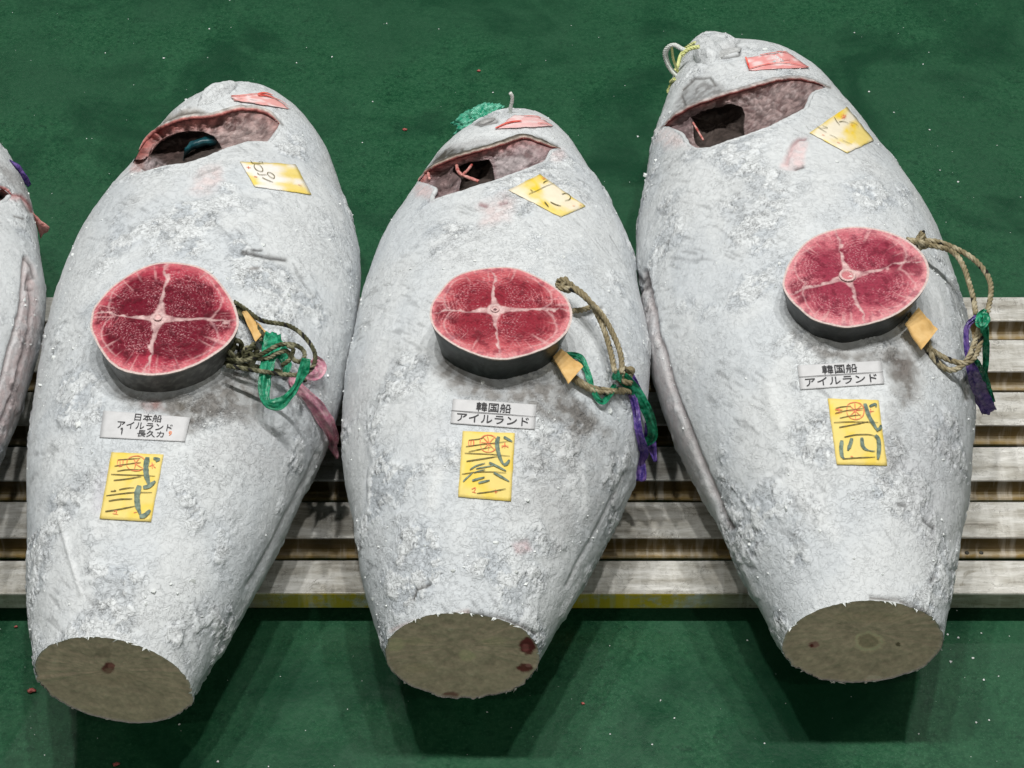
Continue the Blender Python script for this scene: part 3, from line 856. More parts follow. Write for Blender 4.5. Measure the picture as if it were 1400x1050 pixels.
# --- second tuna
zb = lambda pts: zm(pts, 560, 115, 5.528)
U2 = zb([(60,740),(130,655),(250,592),(350,552),(480,512),(600,482),(740,437),(830,402),(900,407),(1000,442),(1080,472),(1140,487)])
O2 = U2 + zb([(1075,500),(1040,580),(900,640),(760,690),(640,735),(520,770),(400,810),(300,840),(160,885),(170,830),(200,790),(140,760)])
H2 = zb([(330,600),(400,572),(480,560),(600,562),(628,610),(640,680),(648,730),(520,770),(400,810),(345,825),(360,760),(390,720),(320,660)])
W2 = [(619.7,546),(733.3,554),(730.5,588),(616.2,579.5)]
Y2 = [(632.7,590.2),(703.6,592.8),(698.2,685.8),(626.6,680)]
T2 = [(695.1,261.3),(738,239.4),(799.7,283.1),(766.3,297.7)]
make_tuna('2', "middle frosted tuna with green netting at its snout and purple ribbons on its flank", gill=dict(open=O2, hole=H2, rim=U2, lw=9, ls=0.9, lx=690, lip=(0.48, 0.40, 0.34), outer=(0.12, 0.105, 0.085), flesh=(0.36, 0.27, 0.28),
  spots=[(zb([(640,560),(860,540),(920,600),(760,680),(660,710)]), (0.52,0.45,0.46), 4), (zb([(190,720),(260,660),(330,640),(372,700),(345,800),(180,870)]), (0.24,0.165,0.165), 3)]),
  flats=[W2, Y2, T2], seed=2, feats=[
  ('patch', zb([(150,615),(210,530),(300,480),(480,465),(620,450),(800,390),(900,382),(1000,405),(1120,470),(1140,492),(1000,440),(900,405),(740,435),(480,505),(250,590)]), (0.10,0.095,0.085), 0.95, 3, 0.0),
  ('patch', zb([(200,560),(300,500),(420,490),(420,520),(250,575)]), (0.07,0.065,0.055), 0.95, 4, 0.0),
  ('line', [(650,169),(657,171.5),(666,169),(679,166)], (0.12,0.12,0.12), 0.9, 2.0, 0.003),
  ('patch', [(652,168),(662,163),(678,162),(680,166),(665,169)], K_GREY, 0.8, 3, 0.002),
  ('line', zb([(300,470),(520,440),(700,430)]), (0.35,0.34,0.34), 0.5, 4.0, 0.0),
  ('patch', zb([(40,760),(140,760),(200,790),(160,870),(60,850)]), (0.66,0.50,0.50), 0.7, 6, 0.0),
  ('patch', zb([(1050,560),(1080,500),(1170,490),(1180,560),(1100,610)]), (0.78,0.66,0.66), 0.7, 6, 0.0),
  ('patch', [(655,285),(690,265),(705,272),(695,300),(660,305)], (0.72,0.62,0.62), 0.8, 9, 0.0008),
  ('line', zb([(480,300),(560,262),(640,256)]), (0.45,0.45,0.45), 0.5, 2.0, 0.002),
  ('line', zb([(540,905),(580,915)]), K_BRUI, 0.9, 3, 0.002),
  ('line', zb([(690,905),(730,890)]), K_BRUI, 0.7, 3, 0.002),
  ('patch', [(605,470),(640,515),(690,535),(750,520),(800,555),(830,590),(790,600),(740,560),(640,545),(600,510)], (0.23,0.22,0.21), 0.92, 12, 0.001),
  ('patch', [(760,520),(810,560),(800,580),(760,550)], (0.16,0.15,0.14), 0.7, 8, 0.001),
  ('patch', [(720,600),(850,600),(840,700),(760,760),(715,680)], (0.50,0.51,0.52), 0.65, 26, 0.0),
  ('patch', [(560,560),(610,560),(620,620),(560,640)], (0.60,0.62,0.645), 0.55, 22, 0.0),
  ('line', [(782,650),(790,680),(800,700),(795,640),(783,665)], (0.72,0.745,0.76), 0.7, 8, -0.003),
  ('line', [(640,620),(600,640),(590,690)], (0.72,0.745,0.76), 0.7, 9, -0.0015),
  ('line', [(566,820),(570,808),(588,800)], (0.12,0.115,0.11), 0.95, 2.0, 0.004),
  ('patch', [(700,745),(720,740),(725,752),(706,756)], (0.60,0.36,0.38), 0.6, 6, 0.0),
  ('line', [(868,655),(846,704),(829,736),(800,789),(771,843)], (0.70,0.72,0.73), 0.5, 7, -0.004),
  ('line', [(852,650),(825,705),(800,750),(775,800)], (0.50,0.50,0.51), 0.4, 3, 0.003),
  ('line', [(640,838),(690,845),(730,866)], (0.10,0.09,0.085), 0.8, 2.0, 0.003),
  ('line', [(535,862),(570,850),(640,836)], (0.45,0.33,0.31), 0.6, 3.0, 0.001),
  ('line', [(805,425),(822,420)], (0.12,0.11,0.10), 0.8, 2.5, 0.002),
  ])

# --- third tuna
zc = lambda pts: zm(pts, 850, 20, 4.667)
U3 = zc([(255,720),(330,652),(430,592),(560,542),(680,502),(800,470),(900,440),(1000,415),(1080,405),(1180,415),(1260,440),(1310,465)])
O3 = U3 + zc([(1220,500),(1190,570),(1180,600),(1080,650),(950,715),(800,770),(650,820),(560,855),(470,860),(420,830),(380,760),(300,720)])
H3 = zc([(430,640),(520,592),(640,566),(700,562),(770,585),(790,640),(780,720),(790,772),(650,820),(560,855),(470,860),(430,830),(450,740),(455,690)])
W3 = [(1090.4,500.4),(1204.4,494.2),(1208.4,525.6),(1094.4,533.5)]
Y3 = [(1131.6,545.7),(1200.5,548),(1212.3,637.2),(1143.9,635.7)]
T3 = [(1106.6,182.9),(1156.9,146.9),(1194,192.6),(1158,210.3)]
make_tuna('3', "largest frosted tuna, on the right, with yellow string at its snout", gill=dict(open=O3, hole=H3, rim=U3, lw=6.5, ls=0.75, lip=(0.56, 0.48, 0.46), outer=(0.50, 0.48, 0.48), flesh=(0.29, 0.21, 0.205), lx=1020,
  spots=[(zc([(300,720),(420,610),(520,600),(450,700),(420,830)]), (0.26,0.185,0.19), 4)]),
  flats=[W3, Y3, T3], seed=3, feats=[
  ('patch', zc([(300,680),(370,530),(400,470),(520,415),(600,440),(660,470),(760,460),(700,485),(560,535),(430,585)]), (0.20,0.195,0.195), 0.85, 6, 0.0012),
  ('line', zc([(390,480),(470,410),(560,400),(600,450)]), K_DARK, 0.75, 1.8, 0.002),
  ('line', zc([(385,520),(400,570),(440,595)]), K_DARK, 0.7, 1.6, 0.002),
  ('line', [(973,72),(978,66),(987,62),(1000,61),(1011,66),(1010,74),(997,78),(982,79),(973,75)], (0.15,0.15,0.15), 0.9, 2.0, 0.004),
  ('line', [(970,80),(985,79)], K_DARK, 0.8, 1.5, 0.002),
  ('line', [(1004,50),(997,57),(990,63),(984,70)], (0.45,0.45,0.45), 0.5, 5.5, 0.016),
  ('line', zc([(780,470),(900,432),(1000,408),(1090,400),(1200,412),(1330,465)]), (0.20,0.18,0.16), 0.85, 2.0, 0.001),
  ('patch', zc([(240,730),(300,720),(380,760),(420,840),(300,850),(230,800)]), (0.78,0.66,0.65), 0.7, 8, 0.0),
  ('line', [(1076,222),(1079,208),(1085,197),(1093,190),(1101,190)], (0.34,0.20,0.21), 0.9, 2.6, 0.004),
  ('patch', [(1068,228),(1076,205),(1092,192),(1104,196),(1098,226),(1088,232)], (0.74,0.58,0.585), 0.9, 4, 0.002),
  ('line', [(1088,230),(1098,228)], (0.14,0.12,0.12), 0.9, 2.2, 0.003),
  ('line', [(883,372),(888,400),(896,440),(910,490),(924,540),(938,575),(955,620),(978,672),(1000,720)], (0.40,0.34,0.34), 0.75, 3.6, 0.007),
  ('line', [(872,372),(880,388),(884,372),(884,392),(878,402)], (0.13,0.12,0.12), 0.85, 2.2, 0.003),
  ('patch', [(868,400),(884,396),(905,490),(935,580),(975,680),(960,690),(920,610),(890,510)], (0.66,0.60,0.605), 0.7, 8, 0.0),
  ('patch', [(1085,455),(1120,475),(1165,485),(1215,470),(1250,490),(1265,525),(1235,560),(1210,500),(1130,492)], (0.22,0.21,0.20), 0.95, 12, 0.001),
  ('patch', [(1216,480),(1240,490),(1250,520),(1225,510)], (0.15,0.13,0.12), 0.7, 8, 0.001),
  ('patch', [(1215,545),(1235,560),(1232,640),(1210,660)], (0.36,0.37,0.38), 0.6, 12, 0.001),
  ('patch', [(1240,570),(1325,560),(1320,700),(1270,760),(1230,700)], (0.52,0.535,0.56), 0.7, 24, 0.0),
  ('patch', [(1270,380),(1310,420),(1320,500),(1290,540),(1250,450)], (0.62,0.64,0.66), 0.5, 18, 0.0),
  ('patch', [(1314,520),(1322,515),(1326,545),(1320,548)], (0.22,0.21,0.19), 0.9, 4, 0.003),
  ('line', [(1050,530),(1058,555),(1066,580)], (0.72,0.745,0.76), 0.7, 9, -0.0025),
  ('line', [(1080,640),(1100,690),(1140,730)], (0.72,0.745,0.76), 0.7, 14, -0.001),
  ('line', [(1228,690),(1236,692)], (0.10,0.10,0.10), 0.9, 2.6, 0.003),
  ('line', [(1262,712),(1275,722)], (0.12,0.12,0.12), 0.8, 3.0, 0.003),
  ('line', [(1272,796),(1276,790)], (0.12,0.12,0.12), 0.8, 2.2, 0.003),
  ('line', [(1190,817),(1230,820),(1262,835),(1288,860)], (0.13,0.12,0.11), 0.85, 2.2, 0.003),
  ('line', [(965,660),(1000,745),(1035,815)], (0.74,0.74,0.74), 0.4, 5, -0.003),
  ])

# --- the fish cut off by the left edge of the photograph
O0 = [(-40,262),(-10,256),(5,257),(15,266),(8,274),(-5,279),(-40,287)]
make_tuna('0', "tuna cut off by the left edge of the photo, its pink belly slit turned right", NQ=300, NT=330, gill=dict(open=O0, hole=[(-36,266),(-8,260),(4,261),(10,266),(4,271),(-8,275),(-36,281)], rim=O0[:4], lw=5, ls=1.0, lip=(0.62, 0.26, 0.26)),
  seed=4, crumbs=300, feats=[
  ('patch', [(-5,222),(8,222),(45,258),(46,275),(20,262),(0,245)], (0.33,0.32,0.32), 0.75, 6, 0.001),
  ('line', [(14,266),(28,268),(38,278),(44,290)], (0.30,0.05,0.05), 0.95, 2.4, 0.004),
  ('line', [(16,270),(28,273),(40,286)], (0.72,0.40,0.40), 0.7, 4.0, 0.0),
  ('line', [(26,275),(30,284),(40,290)], K_GREY, 0.7, 3.5, 0.001),
  ('line', [(20,296),(30,300)], (0.15,0.14,0.13), 0.9, 1.8, 0.002),
  ('line', [(34,352),(32,385),(27,425),(16,470),(2,520),(-20,580)], (0.38,0.32,0.32), 0.8, 2.6, 0.006),
  ('patch', [(36,352),(46,362),(54,400),(55,440),(45,500),(25,570),(-10,630),(-20,590),(4,520),(20,470),(30,420)], (0.56,0.46,0.46), 0.85, 5, 0.002),
  ('line', [(42,375),(44,420),(36,480),(18,540),(-6,600)], (0.36,0.28,0.28), 0.6, 3.0, 0.004),
  ('line', [(36,352),(44,365),(48,380),(40,380),(36,395),(46,395)], (0.16,0.14,0.14), 0.8, 1.6, 0.003),
  ])

# ------------------------------------------------------------------ parts of the heads
lump(FISH['1'], "snout", 296, 127, 0.052, 0.024, 0.026, M_FROST, sink=0.010, seed=3, yaw=(0.6, 1, 0))
lump(FISH['3'], "snout", 966, 72, 0.062, 0.030, 0.036, M_FROST, sink=0.012, seed=5, yaw=(-0.25, 1, 0))
lump(FISH['3'], "eye", 993, 71, 0.028, 0.013, 0.008, M_FROST, sink=0.003, seed=6, cols=(0.50, 0.515, 0.52), amp=0.05, yaw=(1, 0.0, 0))
lump(FISH['2'], "eye", 663, 166, 0.020, 0.008, 0.006, M_SKIN, sink=0.002, seed=7, cols=(0.36, 0.36, 0.36), amp=0.1, yaw=(1, 0.2, 0))

def decal(name, f, poly_corners, mat, lift=0.004, n=14, parent=None, colfn=None, curl=0.0, root=None, edge_n=0.0, seed=0):
    """a sheet lying on the fish: four corners in order; follows the surface of the fish"""
    a, b, c, d = [np.array(q, float) for q in poly_corners]
    u, v = np.meshgrid(np.linspace(0, 1, n), np.linspace(0, 1, n), indexing='xy')
    u = u.ravel(); v = v.ravel()
    P2 = (a * ((1 - u) * (1 - v))[:, None] + b * (u * (1 - v))[:, None] + c * (u * v)[:, None] + d * ((1 - u) * v)[:, None])
    if edge_n:
        P2 = P2 + edge_n * np.stack([fbm(np.stack([u * 5, v * 5, 0 * u + seed], -1), 2), fbm(np.stack([u * 5, v * 5, 0 * u + seed + 9], -1), 2)], 1)
    P, Nm = hits(f, P2)
    wr = 0.0005 * fbm(np.stack([u * 3, v * 3, 0 * u + seed + 3], -1), 3)
    cr = curl * (np.maximum(np.abs(u - .5), np.abs(v - .5)) * 2) ** 6 * (0.5 + 0.5 * perlin(np.stack([u * 2, v * 2, 0 * u + seed + .3], -1)))
    top = P + Nm * (lift + wr + cr)[:, None]
    bot = top - Nm * 0.0005
    V = np.vstack([top, bot])
    Fq = grid_faces(n, n)
    m = n * n
    border = [k for k in range(n)] + [k * n + n - 1 for k in range(1, n)] + [m - 1 - k for k in range(1, n)] + [(n - 1 - k) * n for k in range(1, n - 1)]
    side = [[border[i], border[(i + 1) % len(border)], border[(i + 1) % len(border)] + m, border[i] + m] for i in range(len(border))]
    Fc = Fq[:, ::-1].tolist() + (Fq + m).tolist() + side
    cols = None
    if colfn is not None:
        cc = colfn(u, v)
        cols = np.vstack([cc, cc])
    return mk(name, V, Fc, mat, parent, cols, origin=None if parent else P.mean(0))

def strokes(name, f, lines, mat, parent, lift=0.0030, wpx=2.0):
    """pen and brush lines on a slip: each line a part of its own; the strokes of a printed stamp are one part"""
    parts = []
    for ln in lines:
        w = wpx
        if isinstance(ln, tuple) and isinstance(ln[1], (int, float)) and isinstance(ln[0], list):
            ln, w = ln
        q = resample(ln, max(6, int(len(ln) * 5)))
        P, Nm = hits(f, q)
        P = P + Nm * (lift + 0.0007)
        t = np.gradient(P, axis=0); t /= np.linalg.norm(t, axis=1)[:, None] + 1e-12
        s = np.cross(Nm, t)
        k = len(P)
        ww = w / 800 / 2 * (0.8 if w < 2.6 else 1.0) * np.interp(np.linspace(0, 1, k), [0, .12, .7, 1], [.7, 1, .95, .45]) * (1 + 0.18 * fbm(P * 260, 2))
        V = np.vstack([P - s * ww[:, None], P + s * ww[:, None]])
        parts.append((V, [[i, i + 1, i + 1 + k, i + k] for i in range(k - 1)]))
    if name == "red_stamp":
        V, Fc = join(parts)
        o = mk(name, V, Fc, mat, parent)
        o["kind"] = "stuff"
        return o
    for V, Fc in parts:
        mk(name, V, Fc, mat, parent)

def lettering(name, f, text, corners, u0, u1, v0, v1, mat, parent, lift=0.0030, bold=0.0):
    cu = bpy.data.curves.new(name, 'FONT')
    cu.body = text
    cu.offset = bold
    cu.resolution_u = 3
    to = bpy.data.objects.new(name, cu)
    COL.objects.link(to)
    dg = bpy.context.evaluated_depsgraph_get()
    me = to.evaluated_get(dg).to_mesh()
    V = np.array([v.co[:] for v in me.vertices]); Fc = [list(p.vertices) for p in me.polygons]
    to.evaluated_get(dg).to_mesh_clear()
    bpy.data.objects.remove(to)
    lo, hi = V.min(0), V.max(0)
    u = u0 + (V[:, 0] - lo[0]) / (hi[0] - lo[0]) * (u1 - u0)
    v = v1 - (V[:, 1] - lo[1]) / (hi[1] - lo[1]) * (v1 - v0)
    a, b, c, d = [np.array(q, float) for q in corners]
    P2 = (a * ((1 - u) * (1 - v))[:, None] + b * (u * (1 - v))[:, None] + c * (u * v)[:, None] + d * ((1 - u) * v)[:, None])
    P, Nm = hits(f, P2, lift + 0.0004)
    return mk(name, P, Fc, mat, parent)

def white_paper(u, v):
    w = fbm(np.stack([u * 4, v * 2, 0 * u + 2], -1), 3)
    return np.array([0.63, 0.635, 0.65]) * (1 - 0.06 * sstep(0, .5, w))[:, None]

def yellow_paper(seed, warm=0.5, fade=0.0):
    def fn(u, v):
        w = fbm(np.stack([u * 2.2, v * 3.2, 0 * u + seed], -1), 4)
        e = np.maximum(np.abs(u - .5), np.abs(v - .5)) * 2
        k = sstep(0.02, 0.42, w + 0.22 * (e - 0.75)) * warm
        c = np.array([0.84, 0.67, 0.22])[None] * (1 - k[:, None]) + np.array([0.86, 0.60, 0.015])[None] * k[:, None]
        if fade:
            f_ = fade * sstep(-0.2, 0.3, fbm(np.stack([u * 2.0, v * 2.0, 0 * u + seed + 7], -1), 3) + 0.3 * (1 - e))
            c = c * (1 - f_[:, None]) + np.array([0.86, 0.80, 0.68]) * f_[:, None]
        return c
    return fn

f1, f2, f3 = FISH['1'], FISH['2'], FISH['3']
# white printed slips
s1 = decal("paper_slip", f1, W1, M_PAPER, lift=0.0019, n=18, colfn=white_paper, curl=0.0008, seed=1)
tag(s1, "white slip with three lines of black print under the steak, on the left-hand full tuna", "paper slip", "printed white slips on the tuna")
lettering("lettering", f1, "日本船", W1, .37, .68, .015, .30, M_INK, s1, bold=0.004)
lettering("lettering", f1, "アイルランド", W1, .185, .82, .35, .62, M_INK, s1, bold=0.004)
strokes("lettering", f1, [([(165.6, 588.2), (168.2, 587.0), (167.6, 591), (167.0, 595.6)], 1.9)], M_INK, s1)
lettering("lettering", f1, "長久カ", W1, .43, .74, .64, .90, M_INK, s1, bold=0.004)
lettering("lettering", f1, "9", W1, .79, .828, .62, .80, M_STAMP, s1, bold=0.01)
s2 = decal("paper_slip", f2, W2, M_PAPER, lift=0.0019, n=18, colfn=white_paper, curl=0.0008, seed=2)
tag(s2, "white slip with two ruled lines of print below the steak on the middle tuna", "paper slip", "printed white slips on the tuna")
s3 = decal("paper_slip", f3, W3, M_PAPER, lift=0.0019, n=18, colfn=white_paper, curl=0.0008, seed=3)
tag(s3, "white slip with two ruled lines of print below the steak on the right-hand tuna", "paper slip", "printed white slips on the tuna")
for f, Wq, s in ((f2, W2, s2), (f3, W3, s3)):
    lettering("lettering", f, "韓国船", Wq, .285, .70, .07, .44, M_INK, s, bold=0.008)
    lettering("lettering", f, "アイルランド", Wq, .07, .92, .56, .90, M_INK, s, bold=0.006)
    a, b, c, d = [np.array(q, float) for q in Wq]
    strokes("ruled_line", f, [[tuple(a + (d - a) * .5), tuple((a + b + c + d) / 4), tuple(b + (c - b) * .5)]], M_INK, s, wpx=1.1)

# yellow handwritten slips
def stamp(z):
    return z
g1 = "yellow auction slips with marker strokes"
y1 = decal("yellow_slip", f1, Y1, M_PAPER, lift=0.0018, n=18, colfn=yellow_paper(1), curl=0.0008, edge_n=0.5, seed=11)
tag(y1, "yellow slip with brushed green numerals below the three-line white slip", "auction slip", g1)
z1 = lambda L: [(zm(l, 100, 540, 5.835), w / 5.835) for l, w in L]
strokes("red_stamp", f1, z1([([(430,560),(440,520),(480,497),(530,495),(565,515),(580,555),(560,595),(515,612),(465,605),(435,580),(430,560)], 9), ([(490,515),(500,560),(490,600)], 8), ([(455,555),(540,550)], 8), ([(530,510),(505,555),(555,590)], 8),
   ([(360,530),(400,525),(395,570),(360,570),(358,530)], 9), ([(378,520),(380,580)], 8), ([(610,575),(650,560)], 9), ([(630,545),(632,595)], 9), ([(640,575),(660,590)], 8), ([(330,935),(350,925),(345,955)], 10), ([(320,950),(365,960)], 7), ([(485,945),(510,940)], 7)]), M_STAMP, y1, lift=0.0026)
strokes("thin_stroke", f1, z1([([(360,525),(440,520),(540,512)], 9), ([(335,575),(430,560),(545,545)], 9), ([(355,615),(440,603),(555,603)], 9), ([(308,640),(440,645),(560,648),(655,655)], 9), ([(328,688),(420,678),(545,658)], 11),
   ([(305,775),(345,772),(330,765)], 10), ([(370,762),(430,750),(490,745)], 10), ([(270,810),(380,795),(500,783),(630,785)], 10), ([(290,852),(380,838),(475,835)], 13), ([(262,935),(370,918),(495,893)], 12)]), M_PEN, y1, lift=0.0029)
strokes("brush_stroke", f1, z1([([(595,505),(583,570),(585,640),(605,720)], 40), ([(560,745),(605,735),(655,695)], 32), ([(640,515),(685,520),(660,540)], 22), ([(530,730),(512,800),(515,880),(535,955)], 42), ([(530,975),(570,968),(615,925)], 34)]), M_MARK, y1, lift=0.0032)

y2 = decal("yellow_slip", f2, Y2, M_PAPER, lift=0.0018, n=18, colfn=yellow_paper(2), curl=0.0008, edge_n=0.5, seed=12)
tag(y2, "yellow slip with slanted green marker strokes on the middle tuna, below its white slip", "auction slip", g1)
z2 = lambda L: [(zm(l, 590, 530, 6.56), w / 6.56) for l, w in L]
strokes("red_stamp", f2, z2([([(435,510),(440,470),(470,440),(520,432),(565,450),(588,490),(580,540),(550,575),(500,585),(455,565),(435,510)], 11), ([(500,440),(515,510),(505,580)], 9), ([(445,500),(580,510)], 9), ([(465,455),(560,560)], 9), ([(560,455),(465,560)], 9),
   ([(335,480),(375,480),(375,525),(338,525),(335,480)], 11), ([(355,475),(355,535)], 10), ([(625,530),(685,530)], 10), ([(655,500),(655,548)], 11), ([(650,525),(625,545)], 9), ([(660,525),(688,545)], 9), ([(360,915),(395,905),(380,940)], 10), ([(365,940),(400,950)], 8), ([(555,935),(590,940)], 9), ([(570,920),(575,955)], 8)]), M_STAMP, y2, lift=0.0026)
strokes("thin_stroke", f2, z2([([(335,480),(420,470),(470,455)], 11), ([(310,537),(430,520),(600,500),(680,490)], 9), ([(335,582),(430,562),(540,540)], 9), ([(298,595),(420,600),(560,607),(700,622)], 9), ([(315,668),(440,648),(585,625)], 14),
   ([(275,783),(400,765),(530,762),(665,770)], 9), ([(405,955),(520,940),(660,913)], 12)]), M_PEN, y2, lift=0.0029)
strokes("brush_stroke", f2, z2([([(600,448),(585,510),(605,620),(640,695)], 34), ([(640,700),(670,690),(695,655)], 26), ([(645,450),(720,493)], 24), ([(345,745),(400,710),(480,685)], 16), ([(400,735),(470,722),(555,705)], 14), ([(515,680),(590,715),(665,755)], 20), ([(385,770),(430,755),(480,742)], 13),
   ([(285,850),(320,815),(370,770)], 16), ([(555,770),(620,805),(692,848)], 20), ([(365,842),(420,825),(475,810)], 18), ([(420,862),(470,850),(520,838)], 18)]), M_MARK, y2, lift=0.0032)

y3 = decal("yellow_slip", f3, Y3, M_PAPER, lift=0.0018, n=18, colfn=yellow_paper(3), curl=0.0008, edge_n=0.5, seed=13)
tag(y3, "yellow slip with a large boxy green character on the right-hand tuna, below its white slip", "auction slip", g1)
z3 = lambda L: [(zm(l, 1070, 480, 6.36), w / 6.36) for l, w in L]
strokes("red_stamp", f3, z3([([(555,520),(565,475),(605,455),(650,455),(690,480),(705,525),(690,575),(645,600),(600,595),(565,565),(555,520)], 10), ([(625,460),(632,595)], 9), ([(565,525),(695,520)], 9), ([(580,480),(680,575)], 9), ([(680,480),(580,575)], 9),
   ([(455,515),(520,520)], 11), ([(490,500),(490,550)], 11), ([(465,540),(515,540)], 10), ([(730,535),(790,530)], 10), ([(760,510),(760,555)], 10), ([(745,550),(735,565)], 8), ([(590,920),(610,925)], 10)]), M_STAMP, y3, lift=0.0026)
strokes("thin_stroke", f3, z3([([(460,505),(520,492),(590,488)], 10), ([(455,550),(540,528),(700,505)], 9), ([(495,590),(580,572),(680,562)], 9), ([(445,628),(600,622),(825,628)], 9), ([(490,670),(600,650),(740,620)], 12), ([(535,755),(630,735),(740,732),(800,745)], 13), ([(520,945),(640,935),(800,928)], 13)]), M_PEN, y3, lift=0.0029)
strokes("brush_stroke", f3, z3([([(710,465),(745,570),(790,650),(822,705)], 34), ([(815,690),(840,680),(850,650)], 26), ([(750,490),(800,470),(805,495)], 22), ([(515,785),(508,850),(515,915),(535,945)], 32), ([(600,765),(585,820),(565,870)], 30), ([(685,760),(690,820),(710,855),(740,870)], 30), ([(740,870),(770,877),(800,877)], 12),
   ([(800,740),(825,770),(832,850),(822,950)], 36)]), M_MARK, y3, lift=0.0032)

# yellow slips by the gills, half under frost
g2 = "yellow slips stuck beside the gill openings"
t1 = decal("yellow_slip", f1, T1, M_PAPER, lift=0.0018, n=16, colfn=yellow_paper(5, 0.35, 1.2), curl=0.0008, edge_n=0.8, seed=14)
tag(t1, "pale faded yellow slip beside the gill of the left-hand full tuna", "auction slip", g2)
zz1 = lambda L: [(zm(l, 320, 210, 12.73), w / 12.73) for l, w in L]
strokes("handwriting", f1, zz1([([(280,150),(330,200),(480,200)], 24), ([(350,215),(345,260),(400,320),(480,335),(490,290),(440,230),(400,225)], 20), ([(395,360),(440,390),(560,390)], 20), ([(480,440),(560,480),(670,525)], 24), ([(570,390),(580,355),(630,360),(690,410),(680,455),(620,430),(570,380)], 20), ([(420,180),(470,160),(500,210)], 16)]), M_PEN, t1)
strokes("red_stamp", f1, zz1([([(210,265),(290,275)], 24), ([(245,250),(250,290)], 20), ([(340,420),(400,435)], 26), ([(1100,560),(1160,585)], 18)]), M_STAMP, t1)
t2 = decal("yellow_slip", f2, T2, M_PAPER, lift=0.0018, n=16, colfn=yellow_paper(6, 0.95, 0.85), curl=0.0008, edge_n=1.2, seed=15)
tag(t2, "yellow slip tilted down to the right beside the gill of the middle tuna", "auction slip", g2)
zz2 = lambda L: [(zm(l, 690, 230, 11.67), w / 11.67) for l, w in L]
strokes("handwriting", f2, zz2([([(380,435),(500,385),(640,315),(780,262)], 14), ([(610,260),(640,235),(685,220)], 20), ([(630,560),(660,600),(690,640)], 30), ([(720,560),(800,600),(890,625)], 30), ([(900,435),(980,425),(1035,470),(1020,520),(950,540)], 20), ([(405,365),(445,395)], 18)]), M_PEN, t2)
strokes("red_stamp", f2, zz2([([(580,175),(640,180)], 20), ([(600,200),(645,190)], 18), ([(1070,620),(1110,630)], 18), ([(1180,610),(1210,610)], 14)]), M_STAMP, t2)
t3 = decal("yellow_slip", f3, T3, M_PAPER, lift=0.0018, n=16, colfn=yellow_paper(7, 1.0, 0.9), curl=0.0008, edge_n=1.0, seed=16)
tag(t3, "bright yellow diamond-shaped slip beside the gill of the right-hand tuna", "auction slip", g2)
zz3 = lambda L: [(zm(l, 1050, 140, 8.75), w / 8.75) for l, w in L]
strokes("handwriting", f3, zz3([([(785,195),(810,240),(850,290)], 12), ([(840,250),(900,245),(965,275)], 18), ([(575,300),(640,345),(700,380)], 13), ([(645,295),(705,325),(600,325)], 13), ([(730,405),(790,430),(830,460)], 10), ([(880,470),(940,495),(1000,520)], 10), ([(960,250),(1030,270),(1075,310)], 12)]), M_PEN, t3)
strokes("red_stamp", f3, zz3([([(860,185),(935,195)], 14), ([(895,155),(900,220)], 14), ([(870,160),(925,215)], 12), ([(925,165),(870,215)], 12), ([(640,405),(675,415)], 16), ([(820,495),(860,510)], 16), ([(980,275),(1010,300)], 12)]), M_STAMP, t3)

# red tape frozen on the heads
def tape_col(base, seed):
    def fn(u, v):
        w = fbm(np.stack([u * 4, v * 2.5, 0 * u + seed], -1), 3)
        k = sstep(-0.1, 0.35, w)[:, None]
        return np.array(base)[None] * (1 - k) + np.array([0.84, 0.66, 0.66])[None] * k
    return fn
d3 = decal("red_tape", f3, zc([(790,285),(1050,243),(1192,345),(812,362)]), M_TAPE, lift=0.003, n=16, parent=f3.root, colfn=tape_col((0.80,0.34,0.33), 3), edge_n=1.0, seed=21)
strokes("torn_edge", f3, [(zc(l), w / 4.667) for l, w in [([(792,285),(815,358)], 14), ([(815,360),(900,335),(1000,320)], 12), ([(1000,320),(1080,325),(1190,348)], 10), ([(880,272),(960,258),(1045,248)], 10)]], mat_plain("red_tape", (0.62,0.05,0.04), (0.85,0.22,0.16), 80), d3, lift=0.0048)
strokes("torn_edge", f3, [(zc(l), w / 4.667) for l, w in [([(965,262),(1000,250),(1050,256)], 12), ([(1005,308),(1060,302),(1070,310)], 9)]], M_REDFISH, d3, lift=0.0052)
M_RT = bpy.data.materials["red_tape"]
d2 = decal("red_tape", f2, zb([(650,345),(790,245),(960,250),(1085,325)]), M_TAPE, lift=0.003, n=16, parent=f2.root, colfn=tape_col((0.82,0.50,0.50), 5), edge_n=1.5, seed=22)
strokes("torn_edge", f2, [(zb(l), w / 5.528) for l, w in [([(650,350),(720,318),(790,298),(840,292)], 16), ([(720,315),(790,300),(845,298)], 22), ([(860,258),(930,258),(990,272),(1060,300)], 12), ([(960,312),(1020,315),(1070,335)], 14)]], M_RT, d2, lift=0.0048)
d1 = decal("red_tape", f1, za([(815,185),(1090,155),(1265,285),(840,215)]), M_TAPE, lift=0.003, n=16, parent=f1.root, colfn=tape_col((0.80,0.40,0.38), 7), edge_n=1.5, seed=23)
strokes("torn_edge", f1, [(za(l), w / 5.6) for l, w in [([(1015,178),(1070,168),(1130,185)], 22), ([(1020,185),(1080,190),(1140,205)], 22), ([(1140,205),(1200,235),(1250,275)], 12), ([(820,190),(920,185),(1010,172)], 9)]], M_RT, d1, lift=0.0048)

